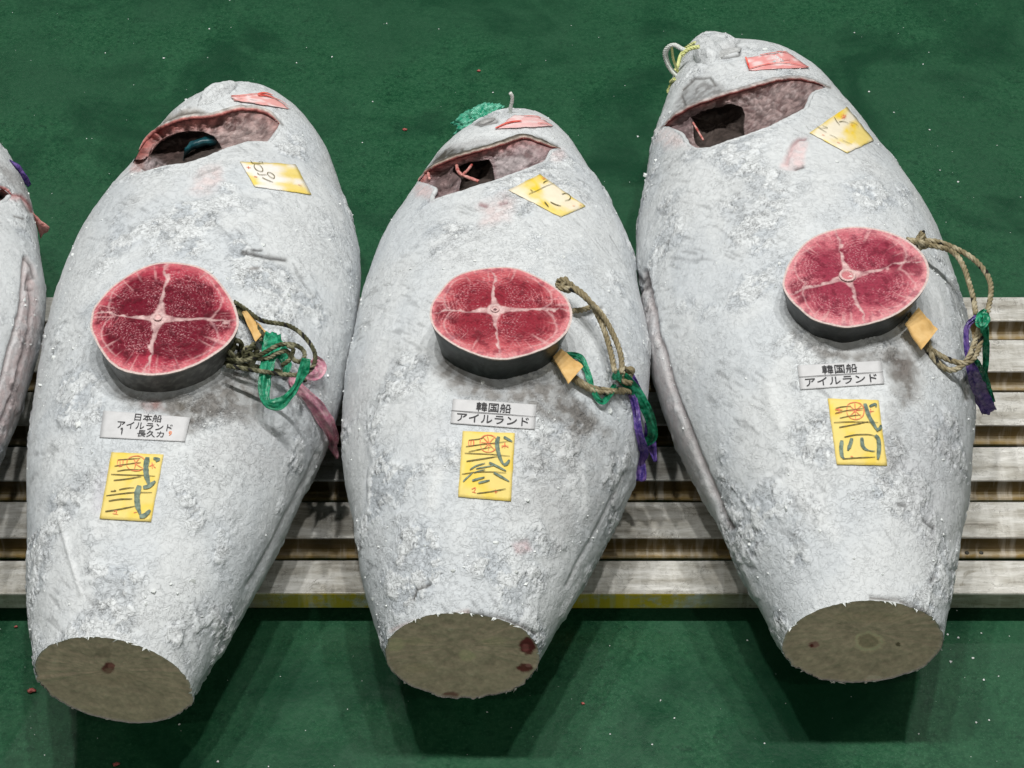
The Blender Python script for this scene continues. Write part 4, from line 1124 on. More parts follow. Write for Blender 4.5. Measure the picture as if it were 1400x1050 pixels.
# ------------------------------------------------------------------ the steaks cut from the tails
def steak(f, label, outline, bone, bottom, top_front, rays_px, skin, seed, tilt_mix, pal):
    q, n = hit(f, *bottom)
    n = n * tilt_mix + np.array([0, 0, 1.0]) * (1 - tilt_mix); n /= np.linalg.norm(n)
    lo, hi = 0.0, 0.2
    for _ in range(40):
        m = (lo + hi) / 2
        y = proj(q + n * m)[1]
        lo, hi = (m, hi) if y > top_front[1] else (lo, m)
    T = lo
    q0 = q + n * T
    def pl(x, y):
        d = ray(x, y)
        return CC + d * (((q0 - CC) @ n) / (d @ n))
    NA, NR = 320, 110
    ol = resample([pl(x, y) for x, y in outline + [outline[0], outline[1]]], 500)
    L = np.array([pl(x, y) for x, y in outline])
    c = pl(*bone)
    ex = np.array([1.0, 0, 0]); ex -= n * (ex @ n); ex /= np.linalg.norm(ex); ey = np.cross(n, ex)
    ang = np.arctan2((ol - c) @ ey, (ol - c) @ ex); rad = np.linalg.norm(ol - c, axis=1)
    o = np.argsort(ang)
    A = np.linspace(-np.pi, np.pi, NA, endpoint=False)
    Ro = np.interp(A, ang[o], rad[o], period=2 * np.pi)
    Ro = (np.roll(Ro, 1) + 2 * Ro + np.roll(Ro, -1)) / 4
    Rm = Ro.mean()
    rr = np.linspace(0, 1, NR) ** 0.9
    a_, r_ = np.meshgrid(A, rr, indexing='xy')
    X = (r_ * Ro[None] * np.cos(a_)).ravel(); Y = (r_ * Ro[None] * np.sin(a_)).ravel()
    a_, r_ = a_.ravel(), r_.ravel()
    Q = np.stack([X, Y, 0 * X], -1)
    n1 = fbm(Q * 60 + seed, 4); n2 = fbm(Q * 200 + seed, 3); n3 = fbm(Q * 20 + seed, 3)
    # septa
    ra = []
    for x, y in rays_px:
        w = pl(x, y) - c
        ra.append(math.atan2(w @ ey, w @ ex))
    ra = sorted(ra)
    aw = a_ + 0.10 * n3 + 0.05 * n1
    dmin = np.full(len(X), 9.0); quad = np.zeros(len(X)); lat = np.full(len(X), 9.0)
    for b in ra:
        dd = (aw - b + np.pi) % (2 * np.pi) - np.pi
        near = np.where(np.abs(dd) < np.pi / 2, r_ * np.abs(np.sin(dd)), 9)
        dmin = np.minimum(dmin, near)
        if abs(math.sin(b)) < 0.6:
            lat = np.minimum(lat, near)
    # the four loins
    loin = np.full(len(X), 9.0); dc = np.full(len(X), 9.0)
    for i in range(4):
        b0, b1 = ra[i], ra[(i + 1) % 4]
        if b1 < b0: b1 += 2 * np.pi
        bm = (b0 + b1) / 2
        cx, cy = 0.46 * math.cos(bm), 0.46 * math.sin(bm)
        ux, uy = r_ * np.cos(a_) - cx, r_ * np.sin(a_) - cy
        e = np.hypot(ux, uy * 1.05) / 0.46
        loin = np.minimum(loin, e)
        cx2, cy2 = 0.40 * math.cos(bm), 0.40 * math.sin(bm)
        dc = np.minimum(dc, np.hypot(r_ * np.cos(a_) - cx2 * 1.0, r_ * np.sin(a_) - cy2))
    pale, mid, dark = [np.array(v) for v in pal]
    k = sstep(0.70 if seed == 1 else 0.58, 1.18 if seed == 1 else 1.10, loin + 0.16 * n3 + 0.10 * n1)
    C = dark * (1 - k[:, None]) + mid * k[:, None]
    k2 = sstep(0.82, 0.97, r_ + 0.05 * n3)
    C = C * (1 - k2[:, None]) + pale * k2[:, None]
    # dark muscle at the two sides
    wl = (1 - sstep(0.12, 0.26, lat + 0.06 * n1)) * sstep(0.52, 0.62, r_) * (1 - sstep(0.88, 0.96, r_)) * 0.85
    C = C * (1 - wl[:, None]) + dark * 0.75 * wl[:, None]
    # growth rings of the muscle
    ringw = np.sin(dc * 115 + (7 if seed == 1 else 5) * n3 + 3.0 * n1)
    rg = sstep(0.62, 0.98, ringw) * sstep(0.16, 0.30, dc) * (1 - sstep(0.88, 0.95, r_)) * ((0.2 if seed == 1 else 0.32) + 0.5 * n3)
    C = C * (1 - np.clip(rg, 0, 1)[:, None]) + (pale * 1.05) * np.clip(rg, 0, 1)[:, None]
    arc = np.exp(-((loin - 1.0 - 0.07 * n3 - 0.04 * n1) / 0.03) ** 2) * sstep(0.45, 0.7, np.abs(np.cos(a_))) * 0.5
    C = C * (1 - arc[:, None]) + np.array([0.82, 0.52, 0.52]) * arc[:, None]
    # fibres running out to the skin at the sides
    fib = sstep(0.25, 0.6, fbm(np.stack([a_ * 16, r_ * 1.5, 0 * a_ + seed], -1), 3)) * sstep(0.6, 0.8, r_) * 0.5
    C = C * (1 - fib[:, None]) + np.array([0.80, 0.47, 0.47]) * fib[:, None]
    # white septa and the bone
    wid = 0.012 + 0.012 * n1 + 0.085 * np.exp(-(r_ / 0.16) ** 2) + 0.010 * np.exp(-((r_ - 0.3) / 0.13) ** 2)
    w = (1 - sstep(wid * 0.6, wid * 1.5 + 0.006, dmin)) * (0.75 + 0.4 * n1) * (1 - 0.35 * sstep(.75, .95, r_))
    w = np.clip(np.maximum(w, 1 - sstep(0.10, 0.14, r_ + 0.03 * n1 + 0.03 * n3)), 0, 1)
    C = C * (1 - w[:, None]) + np.array([0.80, 0.56, 0.55]) * (0.9 + 0.15 * n1)[:, None] * w[:, None]
    # granules of frost in the flesh
    gr = sstep(0.12, 0.6, fbm(np.stack([Q[:, 0] * 330, Q[:, 1] * 520, 0 * X + seed], -1), 3)) * (1 - w) * (0.8 if seed == 1 else 0.62) * sstep(-0.35, 0.3, n2 * 0.5 + n3 + 0.4 * n1)
    C = C * (1 - gr[:, None]) + np.array([0.78, 0.42, 0.45]) * gr[:, None]
    dk = sstep(0.10, 0.5, -n1 - 0.4 * n2) * (1 - w) * 0.65
    C = C * (1 - dk[:, None] * np.array([0.5, 0.7, 0.6]))
    rim = sstep(0.962, 0.978, r_ + 0.004 * n1)
    C = C * (1 - rim[:, None]) + np.array([0.74, 0.60, 0.57]) * rim[:, None]
    hgt = 0.0022 * (1 - r_ ** 6) + 0.0007 * n1 + 0.0006 * gr - 0.0006 * (k < 0.5)
    top = c + X[:, None] * ex + Y[:, None] * ey + n * hgt[:, None]
    root = empty("tuna_steak", q)
    tag(root, label, "tuna steak", "steaks cut from the tuna tails")
    fl = mk("flesh", top, grid_faces(NR, NA, True), M_FLESH, root, C)
    # bone
    bone_r = {1: 0.0, 2: 0.0, 3: 0.0}
    P0 = c + n * 0.0012
    br = 0.0135 if seed == 3 else 0.007
    u, v = np.meshgrid(np.linspace(0, 1, 9), np.linspace(0, 2 * np.pi, 40, endpoint=False), indexing='ij')
    hb = np.where(u < 0.72, -0.001 + 0.0 * u, 0.0022 * np.sin((u - 0.72) / 0.28 * np.pi) + 0.0008)
    Vb = (P0 + (br * u * np.cos(v))[..., None] * ex + (br * u * np.sin(v) * 1.05)[..., None] * ey + hb[..., None] * n + n * 0.0022).reshape(-1, 3)
    cb = np.where(u.ravel()[:, None] < (0.68 if seed == 3 else .45), np.array({1: (0.70,0.46,0.46), 2: (0.16,0.08,0.09), 3: (0.62,0.22,0.24)}[seed]), np.array((0.80, 0.55, 0.54)))
    mk("bone", Vb, grid_faces(9, 40, True), M_FLESH, root, cb)
    # skin round the side
    NS = 26
    dep = np.linspace(0, T + 0.045, NS)
    Rs = Ro[None] * (1.004 - 2.4 * dep[:, None] + 2.0 * dep[:, None] ** 2 - 0.012 * np.exp(-dep[:, None] / 0.002))
    Aa = np.broadcast_to(A[None], Rs.shape)
    S = c + (Rs * np.cos(Aa))[..., None] * ex + (Rs * np.sin(Aa))[..., None] * ey - n * dep[:, None, None]
    Sf = S.reshape(-1, 3)
    m1 = fbm(Sf * 28 + seed, 4); m2 = fbm(Sf * 90 + seed, 3)
    Sf = Sf + (Sf - c) * (0.006 * m1 * sstep(0, 0.01, np.repeat(dep, NA)))[:, None]
    cs = np.array(skin[0]) * (1 + 0.45 * m1)[:, None]
    fr = sstep(0.05, 0.4, m2 + 0.3 * m1) * skin[2]
    cs = cs * (1 - fr[:, None]) + np.array(skin[1]) * fr[:, None]
    lipw = (1 - sstep(0.0015, 0.0035, np.repeat(dep, NA)))
    cs = cs * (1 - lipw[:, None]) + np.array([0.74, 0.60, 0.57]) * lipw[:, None]
    mk("skin", Sf, grid_faces(NS, NA, True)[:, ::-1].copy(), M_SKIN, root, cs)
    root["c"] = 0; del root["c"]
    return root, q0, n

zs1 = lambda p: zm(p, 120, 340, 4.0)
zs2 = lambda p: zm(p, 450, 340, 2.8)
zs3 = lambda p: zm(p, 900, 290, 2.8)
steak(f1, "deep crimson tuna steak with grey skin, the one with dark olive cords",
      zs1([(14,410),(25,340),(60,285),(130,208),(230,138),(330,90),(420,72),(530,80),(620,102),(690,148),(750,218),(800,300),(826,390),(815,450),(770,518),(690,582),(600,632),(500,670),(400,690),(300,690),(200,670),(130,630),(80,570),(40,500),(18,450)]),
      zs1([(385,385)])[0], (212, 545.5), (212, 511.5), zs1([(440,110),(330,620),(60,362),(800,400)]), ((0.085, 0.082, 0.076), (0.34, 0.33, 0.31), 0.35), 1, 0.35, ((0.70, 0.19, 0.22), (0.46, 0.04, 0.075), (0.165, 0.002, 0.018)))
steak(f2, "rosy tuna steak with a small dark bone and green-black skin, on the middle tuna",
      zs2([(385,260),(390,215),(420,168),(470,113),(540,84),(640,70),(720,75),(800,108),(870,150),(912,192),(930,240),(925,290),(900,332),(850,372),(800,393),(740,412),(680,424),(620,422),(560,405),(500,380),(450,350),(405,310)]),
      zs2([(635,237)])[0], (690, 528), (690, 491), zs2([(625,75),(648,420),(390,248),(928,236)]), ((0.009, 0.018, 0.015), (0.10, 0.125, 0.115), 0.2), 2, 0.35, ((0.74, 0.25, 0.27), (0.56, 0.10, 0.12), (0.29, 0.018, 0.036)))
steak(f3, "pinkest tuna steak with a wide round bone ring, on the right-hand tuna",
      zs3([(475,275),(490,215),(520,165),(570,110),(640,75),(720,57),(800,58),(880,75),(950,105),(1000,145),(1030,190),(1037,240),(1020,290),(980,340),(930,380),(870,410),(800,430),(720,442),(650,430),(590,410),(540,370),(500,330)]),
      zs3([(723,248)])[0], (1160, 476), (1160, 447), zs3([(680,75),(785,420),(500,312),(1020,188)]), ((0.016, 0.020, 0.019), (0.13, 0.14, 0.14), 0.2), 3, 0.35, ((0.78, 0.31, 0.34), (0.58, 0.14, 0.18), (0.33, 0.035, 0.07)))

# ------------------------------------------------------------------ cords, card tags and plastic ribbons
def path3(f, pts, n, z0=None, lift=0.008):
    """points of the view laid on the fish; where the cord stands off the fish it keeps the height z0; off the fish it carries on from the last depth"""
    q = resample(pts, n)
    P = []
    last = None
    for x, y in q:
        d = ray(x, y)
        loc, nrm, idx, dist = f.bvh.ray_cast(Vector(CC), Vector(d))
        a = None
        if loc is not None:
            nn = np.array(nrm); nn = nn if nn @ d < 0 else -nn
            a = np.array(loc) + nn * lift
            if last is not None and np.linalg.norm(a - CC) > last + 0.03:
                a = None
        if a is None:
            a = CC + d * (last if last else 4.0)
        if z0 is not None:
            z = z0 if np.isscalar(z0) else np.interp(len(P) / (n - 1), np.linspace(0, 1, len(z0)), z0)
            b = on_plane(x, y, z)
            if np.linalg.norm(b - CC) < np.linalg.norm(a - CC) or loc is None:
                a = b
        last = np.linalg.norm(a - CC)
        P.append(a)
    P = np.array(P)
    for _ in range(4):
        P[1:-1] = (P[:-2] + 2 * P[1:-1] + P[2:]) / 4
    return P

def strands(P, R, turns_per_m=34, k=3, ph=0.0):
    t = np.gradient(P, axis=0); t /= np.linalg.norm(t, axis=1)[:, None] + 1e-12
    a = np.array([0.2, 0.3, 0.93])
    u = np.cross(t, a); u /= np.linalg.norm(u, axis=1)[:, None]
    w = np.cross(t, u)
    s = np.concatenate([[0], np.cumsum(np.linalg.norm(np.diff(P, axis=0), axis=1))])
    out = []
    for i in range(k):
        th = s * turns_per_m * 2 * np.pi + i * 2 * np.pi / k + ph
        out.append(tube(P + R * 0.52 * (np.cos(th)[:, None] * u + np.sin(th)[:, None] * w), R * 0.56, 6))
    return out

def cord(name, paths, R, c1, c2, label, cat, fleck=0.25, turns=34, knots=(), parent=None):
    parts = []; cols = []
    for j, P in enumerate(paths):
        L = np.linalg.norm(np.diff(P, axis=0), axis=1).sum()
        n = max(12, int(L / 0.0022))
        P = resample(P, n, False)
        for i, (v, fc) in enumerate(strands(P, R, turns, 3, j * 1.3)):
            parts.append((v, fc))
            w = sstep(0.0, 0.4, fbm(v * 60 + j, 2))[:, None]
            c = np.array(c1) * (1 - w) + np.array(c2) * w
            if i == 0:
                dk = (perlin(np.stack([np.repeat(np.linspace(0, L * 55, n), 6), np.full(n * 6, j + .4), np.zeros(n * 6)], -1)) > 0.42 - fleck)[:, None]
                c = np.where(dk, np.array((0.02, 0.02, 0.02)), c)
            cols.append(c)
    V, Fc = join(parts)
    o = mk(name, V, Fc, M_ROPE, parent, np.vstack(cols), origin=None if parent else V[V[:, 2].argmin()])
    if label:
        tag(o, label, cat, "cords tied to the tuna steaks")
    return o

def knot_path(c, n, r, seed, loops=4, squash=0.7):
    n = np.array(n) / np.linalg.norm(n)
    ex = np.cross(n, [0, 1, 0.2]); ex /= np.linalg.norm(ex); ey = np.cross(n, ex)
    t = np.linspace(0, loops * 2 * np.pi, 60 * loops)
    g = np.random.default_rng(seed)
    a, b = g.uniform(0, 6), g.uniform(0, 6)
    return (c + (r * np.cos(t) * (0.75 + 0.25 * np.cos(t * 0.37 + a)))[:, None] * ex + (r * squash * np.sin(t + 0.6 * np.sin(t * 0.5 + b)))[:, None] * ey
            + (r * 0.55 * np.sin(t * 1.5 + a))[:, None] * n)

def strip(name, f, pts, wpx, mat, label=None, cat="ribbon", z0=None, lift=0.010, n=60, seed=0, group=None, crinkle=0.004, across=11, parent=None, frayed=0.0, twist=0.5):
    P = path3(f, pts, n, z0, lift)
    t = np.gradient(P, axis=0); t /= np.linalg.norm(t, axis=1)[:, None] + 1e-12
    view = CC - P; view /= np.linalg.norm(view, axis=1)[:, None]
    s = np.cross(t, view); s /= np.linalg.norm(s, axis=1)[:, None]
    q = np.linspace(0, 1, n)
    wid = np.interp(q, np.linspace(0, 1, len(wpx)), wpx) / 800 * 1.25
    tw = twist * fbm(np.stack([q * 4, 0 * q + seed, 0 * q], -1), 2)
    s = s * np.cos(tw)[:, None] + view * np.sin(tw)[:, None]
    nb = np.cross(s, t)
    rows = []
    for e in np.linspace(-.5, .5, across):
        fold = crinkle * fbm(np.stack([q * 9, 0 * q + e * 5, 0 * q + seed + 2.5], -1), 3) + 0.07 * wid * np.cos(e * 9.5 + 2 * fbm(np.stack([q * 2, 0 * q + seed, 0 * q], -1), 2))
        P_ = P + s * (wid * e * (1 + 0.15 * fbm(np.stack([q * 12, 0 * q + e, 0 * q + seed], -1), 2)))[:, None] + nb * fold[:, None]
        if frayed:
            g = frayed * (0.5 + perlin(np.array([[e * 7.3 + seed, 0.5, 0.2]]))[0])
            P_[-6:] += t[-1] * (g * np.linspace(0, 1, 6))[:, None]
        rows.append(P_)
    top = np.stack(rows, 1)
    bot = top + nb[:, None] * 0.0007
    V = np.vstack([top.reshape(-1, 3), bot.reshape(-1, 3)])
    m = n * across
    Fq = grid_faces(n, across)
    b = [k for k in range(across)] + [k * across + across - 1 for k in range(1, n)] + [m - 1 - k for k in range(1, across)] + [(n - 1 - k) * across for k in range(1, n - 1)]
    Fc = Fq.tolist() + (Fq[:, ::-1] + m).tolist() + [[b[(i + 1) % len(b)], b[i], b[i] + m, b[(i + 1) % len(b)] + m] for i in range(len(b))]
    ee, qq_ = np.meshgrid(np.linspace(-.5, .5, across), q, indexing='xy')
    stv = 0.92 + 0.4 * fbm(np.stack([ee.ravel() * 9 + seed, qq_.ravel() * 3, 0 * ee.ravel() + seed], -1), 3) + 0.12 * np.sign(np.sin(qq_.ravel() * 40 + ee.ravel() * 6))
    stv = np.concatenate([stv, stv])[:, None] * np.ones((1, 3))
    o = mk(name, V, Fc, mat, parent, stv, origin=None if parent else V[V[:, 2].argmin()])
    if label:
        tag(o, label, cat, group)
    return o

def card(f, corners, label, lift, seed, z=None):
    """a small stiff card folded over the cord"""
    a, b, c, d = [np.array(q, float) for q in corners]
    n = 10
    u, v = np.meshgrid(np.linspace(0, 1, n), np.linspace(0, 1, n), indexing='xy'); u = u.ravel(); v = v.ravel()
    P2 = a * ((1 - u) * (1 - v))[:, None] + b * (u * (1 - v))[:, None] + c * (u * v)[:, None] + d * ((1 - u) * v)[:, None]
    cor = [path3(f, [q, q + 0.01], 2, None, lift)[0] for q in (a, b, c, d)]
    P = cor[0] * ((1 - u) * (1 - v))[:, None] + cor[1] * (u * (1 - v))[:, None] + cor[2] * (u * v)[:, None] + cor[3] * ((1 - u) * v)[:, None]
    nn = np.cross(cor[1] - cor[0], cor[3] - cor[0]); nn /= np.linalg.norm(nn); nn = nn if nn[2] > 0 else -nn
    P = P + nn * (0.005 * np.sin(u * 3.1) + 0.003 * fbm(np.stack([u * 3, v * 3, 0 * u + seed], -1), 2))[:, None]
    m = n * n
    V = np.vstack([P, P - nn * 0.0012])
    Fq = grid_faces(n, n)
    bd = [k for k in range(n)] + [k * n + n - 1 for k in range(1, n)] + [m - 1 - k for k in range(1, n)] + [(n - 1 - k) * n for k in range(1, n - 1)]
    Fc = Fq.tolist() + (Fq[:, ::-1] + m).tolist() + [[bd[i], bd[(i + 1) % len(bd)], bd[(i + 1) % len(bd)] + m, bd[i] + m] for i in range(len(bd))]
    o = mk("card_tag", V, Fc, M_TAN, origin=V[V[:, 2].argmin()])
    tag(o, label, "tag", "tan card tags on the cords")

OL1, OL2 = (0.085, 0.085, 0.045), (0.30, 0.29, 0.19)
SI1, SI2 = (0.30, 0.25, 0.15), (0.52, 0.46, 0.32)
# first steak: a dark, many-looped cord
a1 = lambda p: zm(p, 120, 340, 4.0)
loops1 = [
 ([(800,290),(870,335),(940,390),(1010,405),(1100,420),(1180,475),(1240,560),(1242,630),(1190,685),(1090,690),(960,672),(850,655),(760,640)], [.478, .47, .47, .465, .46, .46, .47]),
 ([(815,315),(880,370),(930,430),(975,490),(1000,540)], [.47, .465, .46]),
 ([(805,330),(860,385),(905,440),(950,500)], [.47, .46, .455]),
 ([(815,345),(850,400),(885,455),(925,515)], None),
 ([(760,600),(860,610),(960,572),(1050,525),(1140,528),(1190,575),(1160,622),(1112,592),(1130,545),(1090,530)], [.475, .48, .47, .47]),
 ([(740,640),(840,650),(920,660),(1010,680),(1100,700),(1170,730)], None),
 ([(900,600),(980,600),(1040,570),(1090,560),(1110,600),(1060,640)], [.47, .475, .47]),
]
paths = [path3(f1, a1(p), 70, z, 0.009) for p, z in loops1]
kc = path3(f1, a1([(780,615),(782,616)]), 2, None, 0.026)[0]
kc2 = path3(f1, a1([(730,585),(732,586)]), 2, None, 0.032)[0]
paths.append(knot_path(kc, (0.7, -0.2, 0.5), 0.021, 3, 4, 0.75))
paths.append(knot_path(kc + [0.026, -0.002, 0.0], (0.9, -0.1, 0.2), 0.014, 4, 4, 0.9))
paths.append(knot_path(kc2, (0.3, -0.6, 0.5), 0.015, 5, 3, 0.8))
cord("cord", paths, 0.0038, OL1, OL2, "dark olive cord knotted in several loops beside the crimson steak", "cord", 0.30, 48)
# second steak
a2 = lambda p: zm(p, 740, 370, 3.5)
loops2 = [
 ([(70,72),(100,66),(150,76),(210,120),(258,190),(300,280),(333,390),(352,485)], [.495, .495, .47, .45, .44]),
 ([(80,85),(160,92),(225,142),(292,212),(342,300),(380,400),(388,492)], [.50, .50, .475, .455, .44]),
 ([(5,395),(40,420),(90,470),(150,530),(220,572),(300,585),(375,592)], None),
 ([(20,410),(60,455),(140,535),(215,582),(290,596),(360,582),(400,590)], None),
 ([(140,212),(190,205),(240,182)], None),
]
paths = [path3(f2, a2(p), 70, z, 0.010) for p, z in loops2]
paths.append(knot_path(paths[0][6], (0.6, 0.3, 0.6), 0.012, 6, 3, 0.8))
paths.append(knot_path(path3(f2, a2([(365,520),(366,521)]), 2, None, 0.016)[0], (0.3, -0.5, 0.6), 0.013, 8, 3, 0.9))
cord("cord", paths, 0.0047, SI1, SI2, "straw-coloured double cord looped from the rosy steak with the dark bone", "cord", -0.05, 36)
# third steak
a3 = lambda p: zm(p, 1210, 300, 3.747)
loops3 = [
 ([(110,104),(180,112),(240,110),(300,124),(380,158),(450,200),(510,262),(541,330),(541,400),(524,480)], [.475, .475, .47, .465, .46, .455, .45]),
 ([(130,112),(200,128),(280,142),(355,172),(402,240),(432,330),(452,400),(466,490)], [.475, .47, .46, .455, .45]),
 ([(85,470),(140,560),(205,640),(270,690),(340,724),(420,736),(468,692),(492,600),(480,530)], [.455, .45, .435, .42, .42, .43, .445]),
 ([(205,640),(250,712),(320,771),(385,757),(432,700),(462,620),(482,560)], [.44, .425, .41, .41, .43, .44]),
]
paths = [path3(f3, a3(p), 80, z, 0.010) for p, z in loops3]
paths.append(knot_path(paths[0][9], (0.9, 0.1, 0.3), 0.012, 9, 3, 0.9))
cord("cord", paths, 0.0047, SI1, SI2, "straw-coloured cord with black flecks looped out over the pallet from the pinkest steak", "cord", 0.14, 36)

card(f1, a1([(826,392),(862,398),(948,492),(892,548)]), "tan card tag under the dark olive cord beside the crimson steak", 0.022, 1)
card(f2, a2([(33,455),(70,416),(166,496),(100,577)]), "tan card tag on the straw cord at the middle tuna's steak", 0.024, 2)
card(f3, a3([(64,585),(126,499),(216,605),(141,711)]), "tan card tag on the black-flecked cord at the right-hand steak", 0.026, 3)

RB = "plastic ribbons tied to the cords"
strip("plastic_ribbon", f1, a1([(1015,460),(1005,530),(985,620),(965,720),(965,800),(985,850),(1050,848),(1110,795),(1150,735),(1185,650),(1195,600)]), [16, 20, 15, 13, 13, 9, 14, 9, 6, 11, 9], M_GREENP,
      "green plastic ribbon hanging in a hook from the dark olive cord", z0=[.475, .47, .46, .44, .42, .42, .45], lift=0.012, seed=1, group=RB)
strip("plastic_ribbon", f1, a1([(925,520),(985,545),(1040,600),(1060,660),(1050,700)]), [10, 18, 17, 11, 6], M_GREENP, "short crumpled green plastic piece between the dark olive cord's loops", lift=0.016, seed=2, group=RB)
strip("plastic_ribbon", f1, a1([(1205,610),(1250,650),(1225,700),(1160,695),(1090,725),(1140,780),(1190,830),(1240,890),(1280,960),(1325,1050),(1365,1138)]), [10, 14, 13, 8, 12, 12, 15, 18, 14, 11, 4], M_PINK,
      "pink plastic ribbon trailing down the flank of the left-hand full tuna", z0=None, lift=0.011, seed=3, group=RB, frayed=0.006)
strip("plastic_ribbon", f2, a2([(350,488),(395,545),(415,610),(432,690),(436,760),(462,860),(475,930),(475,1003)]), [9, 11, 8, 8, 8, 10, 12, 13], M_PURPLE, "long purple plastic ribbon down the middle tuna's flank", lift=0.010, seed=4, group=RB, frayed=0.004)
strip("plastic_ribbon", f2, a2([(385,500),(430,590),(470,680),(505,770),(530,840),(546,915)]), [9, 9, 9, 11, 11, 4], M_PURPLE, "purple plastic ribbon hanging free beside the middle tuna's flank", lift=0.014, seed=5, group=RB)
strip("plastic_ribbon", f2, a2([(322,545),(340,520),(400,580),(445,650),(478,730),(485,810),(480,905)]), [10, 14, 12, 12, 11, 10, 5], M_GREENP, "green plastic ribbon lying over the purple ones on the middle tuna", lift=0.017, seed=6, group=RB)
strip("plastic_ribbon", f2, a2([(78,424),(120,420),(172,432),(205,500),(228,585),(270,642),(305,605),(335,560)]), [5, 7, 7, 7, 6, 6, 6, 7], M_GREENP, "thin green plastic loop beside the middle steak's tan card", lift=0.010, seed=7, group=RB)
strip("plastic_ribbon", f3, a3([(470,500),(425,535),(415,590),(420,660),(430,720),(455,800),(490,890),(530,985)]), [6, 6, 6, 7, 12, 16, 18, 17], M_PURPLE, "purple plastic ribbon hanging from the black-flecked cord over the pallet", z0=[.455, .44, .42, .40, .36, .30, .26], lift=0.01, seed=8, group=RB, frayed=0.006)
strip("plastic_ribbon", f3, a3([(495,490),(508,545),(516,640),(516,730),(510,800),(530,870),(552,932)]), [9, 9, 8, 7, 7, 8, 5], M_GREENP, "green plastic ribbon hanging from the black-flecked cord over the pallet", z0=[.46, .45, .42, .38, .35, .31, .28], lift=0.01, seed=9, group=RB, frayed=0.005)
strip("plastic_ribbon", f3, a3([(520,470),(490,490),(478,530),(505,540),(520,505),(495,480)]), [8, 8, 7, 7, 8, 8], M_GREENP, "knotted green plastic at the join of the black-flecked cord", z0=[.462, .465, .462, .466, .468, .466], lift=0.01, seed=10, group=RB)
strip("plastic_ribbon", f3, a3([(440,700),(470,730),(500,790),(520,850)]), [5, 6, 6, 5], M_GREENP, "narrow green plastic strand between the purple and green ribbons over the pallet", z0=[.41, .39, .35, .32], lift=0.01, seed=11, group=RB)

# ------------------------------------------------------------------ things at the heads
def beyond(px, py, y):
    """a point on the vertical plane at distance y"""
    d = ray(px, py)
    return CC + d * (y / d[1])

# crumpled green netting behind the middle head
c = beyond(656, 163, float(hit(f2, 672, 172)[0][1]) + 0.10)
u, v = np.meshgrid(np.linspace(-np.pi / 2, np.pi / 2, 60), np.linspace(0, 2 * np.pi, 90, endpoint=False), indexing='ij')
D = np.stack([np.cos(u) * np.cos(v), np.cos(u) * np.sin(v), np.sin(u)], -1).reshape(-1, 3)
cr = fbm(D * 2.4 + 3, 4); rd = 1 - np.abs(fbm(D * 5 + 9, 3)) * 0.9
V = D * (0.78 + 0.40 * cr + 0.28 * rd)[:, None] * np.array([0.047, 0.028, 0.021])
ca, sa = math.cos(-0.42), math.sin(-0.42)
V = np.stack([V[:, 0] * ca + V[:, 2] * sa, V[:, 1], -V[:, 0] * sa * 1.0 + V[:, 2] * ca], -1)
V = c + V
o = mk("netting", V, grid_faces(60, 90, True), M_NET, None, (0.7 + 0.45 * rd + 0.3 * cr)[:, None] * np.ones((1, 3)), origin=V[V[:, 2].argmin()])
tag(o, "crumpled green netting tucked behind the middle tuna's snout", "netting")
yy = float(hit(f2, 700, 158)[0][1])
P = np.array([beyond(x, y, yy + 0.02) for x, y in resample([(697.5,160),(698,148),(700,138),(700,131),(697.5,127)], 40)])
V, Fc = tube(P, 0.0034 * (1 + 0.15 * fbm(P * 300, 2)), 9)
o = mk("string_end", V, Fc, M_STRING, origin=V[V[:, 2].argmin()])
tag(o, "white string end standing up behind the middle tuna's snout", "string")
# yellow string tied through the largest snout
yh = float(hit(f3, 942, 85)[0][1])
lp = []
for off in (0.0, 0.008):
    lp.append(np.array([beyond(x + off * 300, y, yh + off) for x, y in resample(zc([(410,235),(370,215),(325,192),(285,215),(272,255),(290,320),(320,365),(350,392)]), 60)]))
lp.append(np.array([beyond(x, y, yh + .004) for x, y in resample(zc([(318,198),(322,240),(330,290),(352,345),(362,372)]), 40)]))
parts = []
for P in lp[:2]:
    parts += strands(resample(P, 160, False), 0.0036, 60)
V, Fc = join(parts)
o = mk("string_loop", V, Fc, M_STRING, origin=V[V[:, 2].argmin()])
tag(o, "white string loop at the snout of the right-hand tuna", "string")
o = None
for k, (P, r_) in enumerate([(lp[2], 0.0026)] + [(path3(f3, resample(zc(ln), 40), 60, None, 0.005), 0.0036) for ln in ([(385,262),(400,240),(440,215),(495,205)], [(405,238),(440,212),(470,195),(490,200)], [(400,250),(385,280),(372,330),(350,380)], [(350,420),(320,445),(300,480),(298,500)])]):
    V, Fc = join(strands(resample(P, 120, False), r_, 60))
    if o is None:
        o = mk("yellow_string", V, Fc, M_YELSTR, origin=V[V[:, 2].argmin()])
        tag(o, "yellow string wound round the snout of the right-hand tuna", "string")
    else:
        mk("turn", V, Fc, M_YELSTR, o)

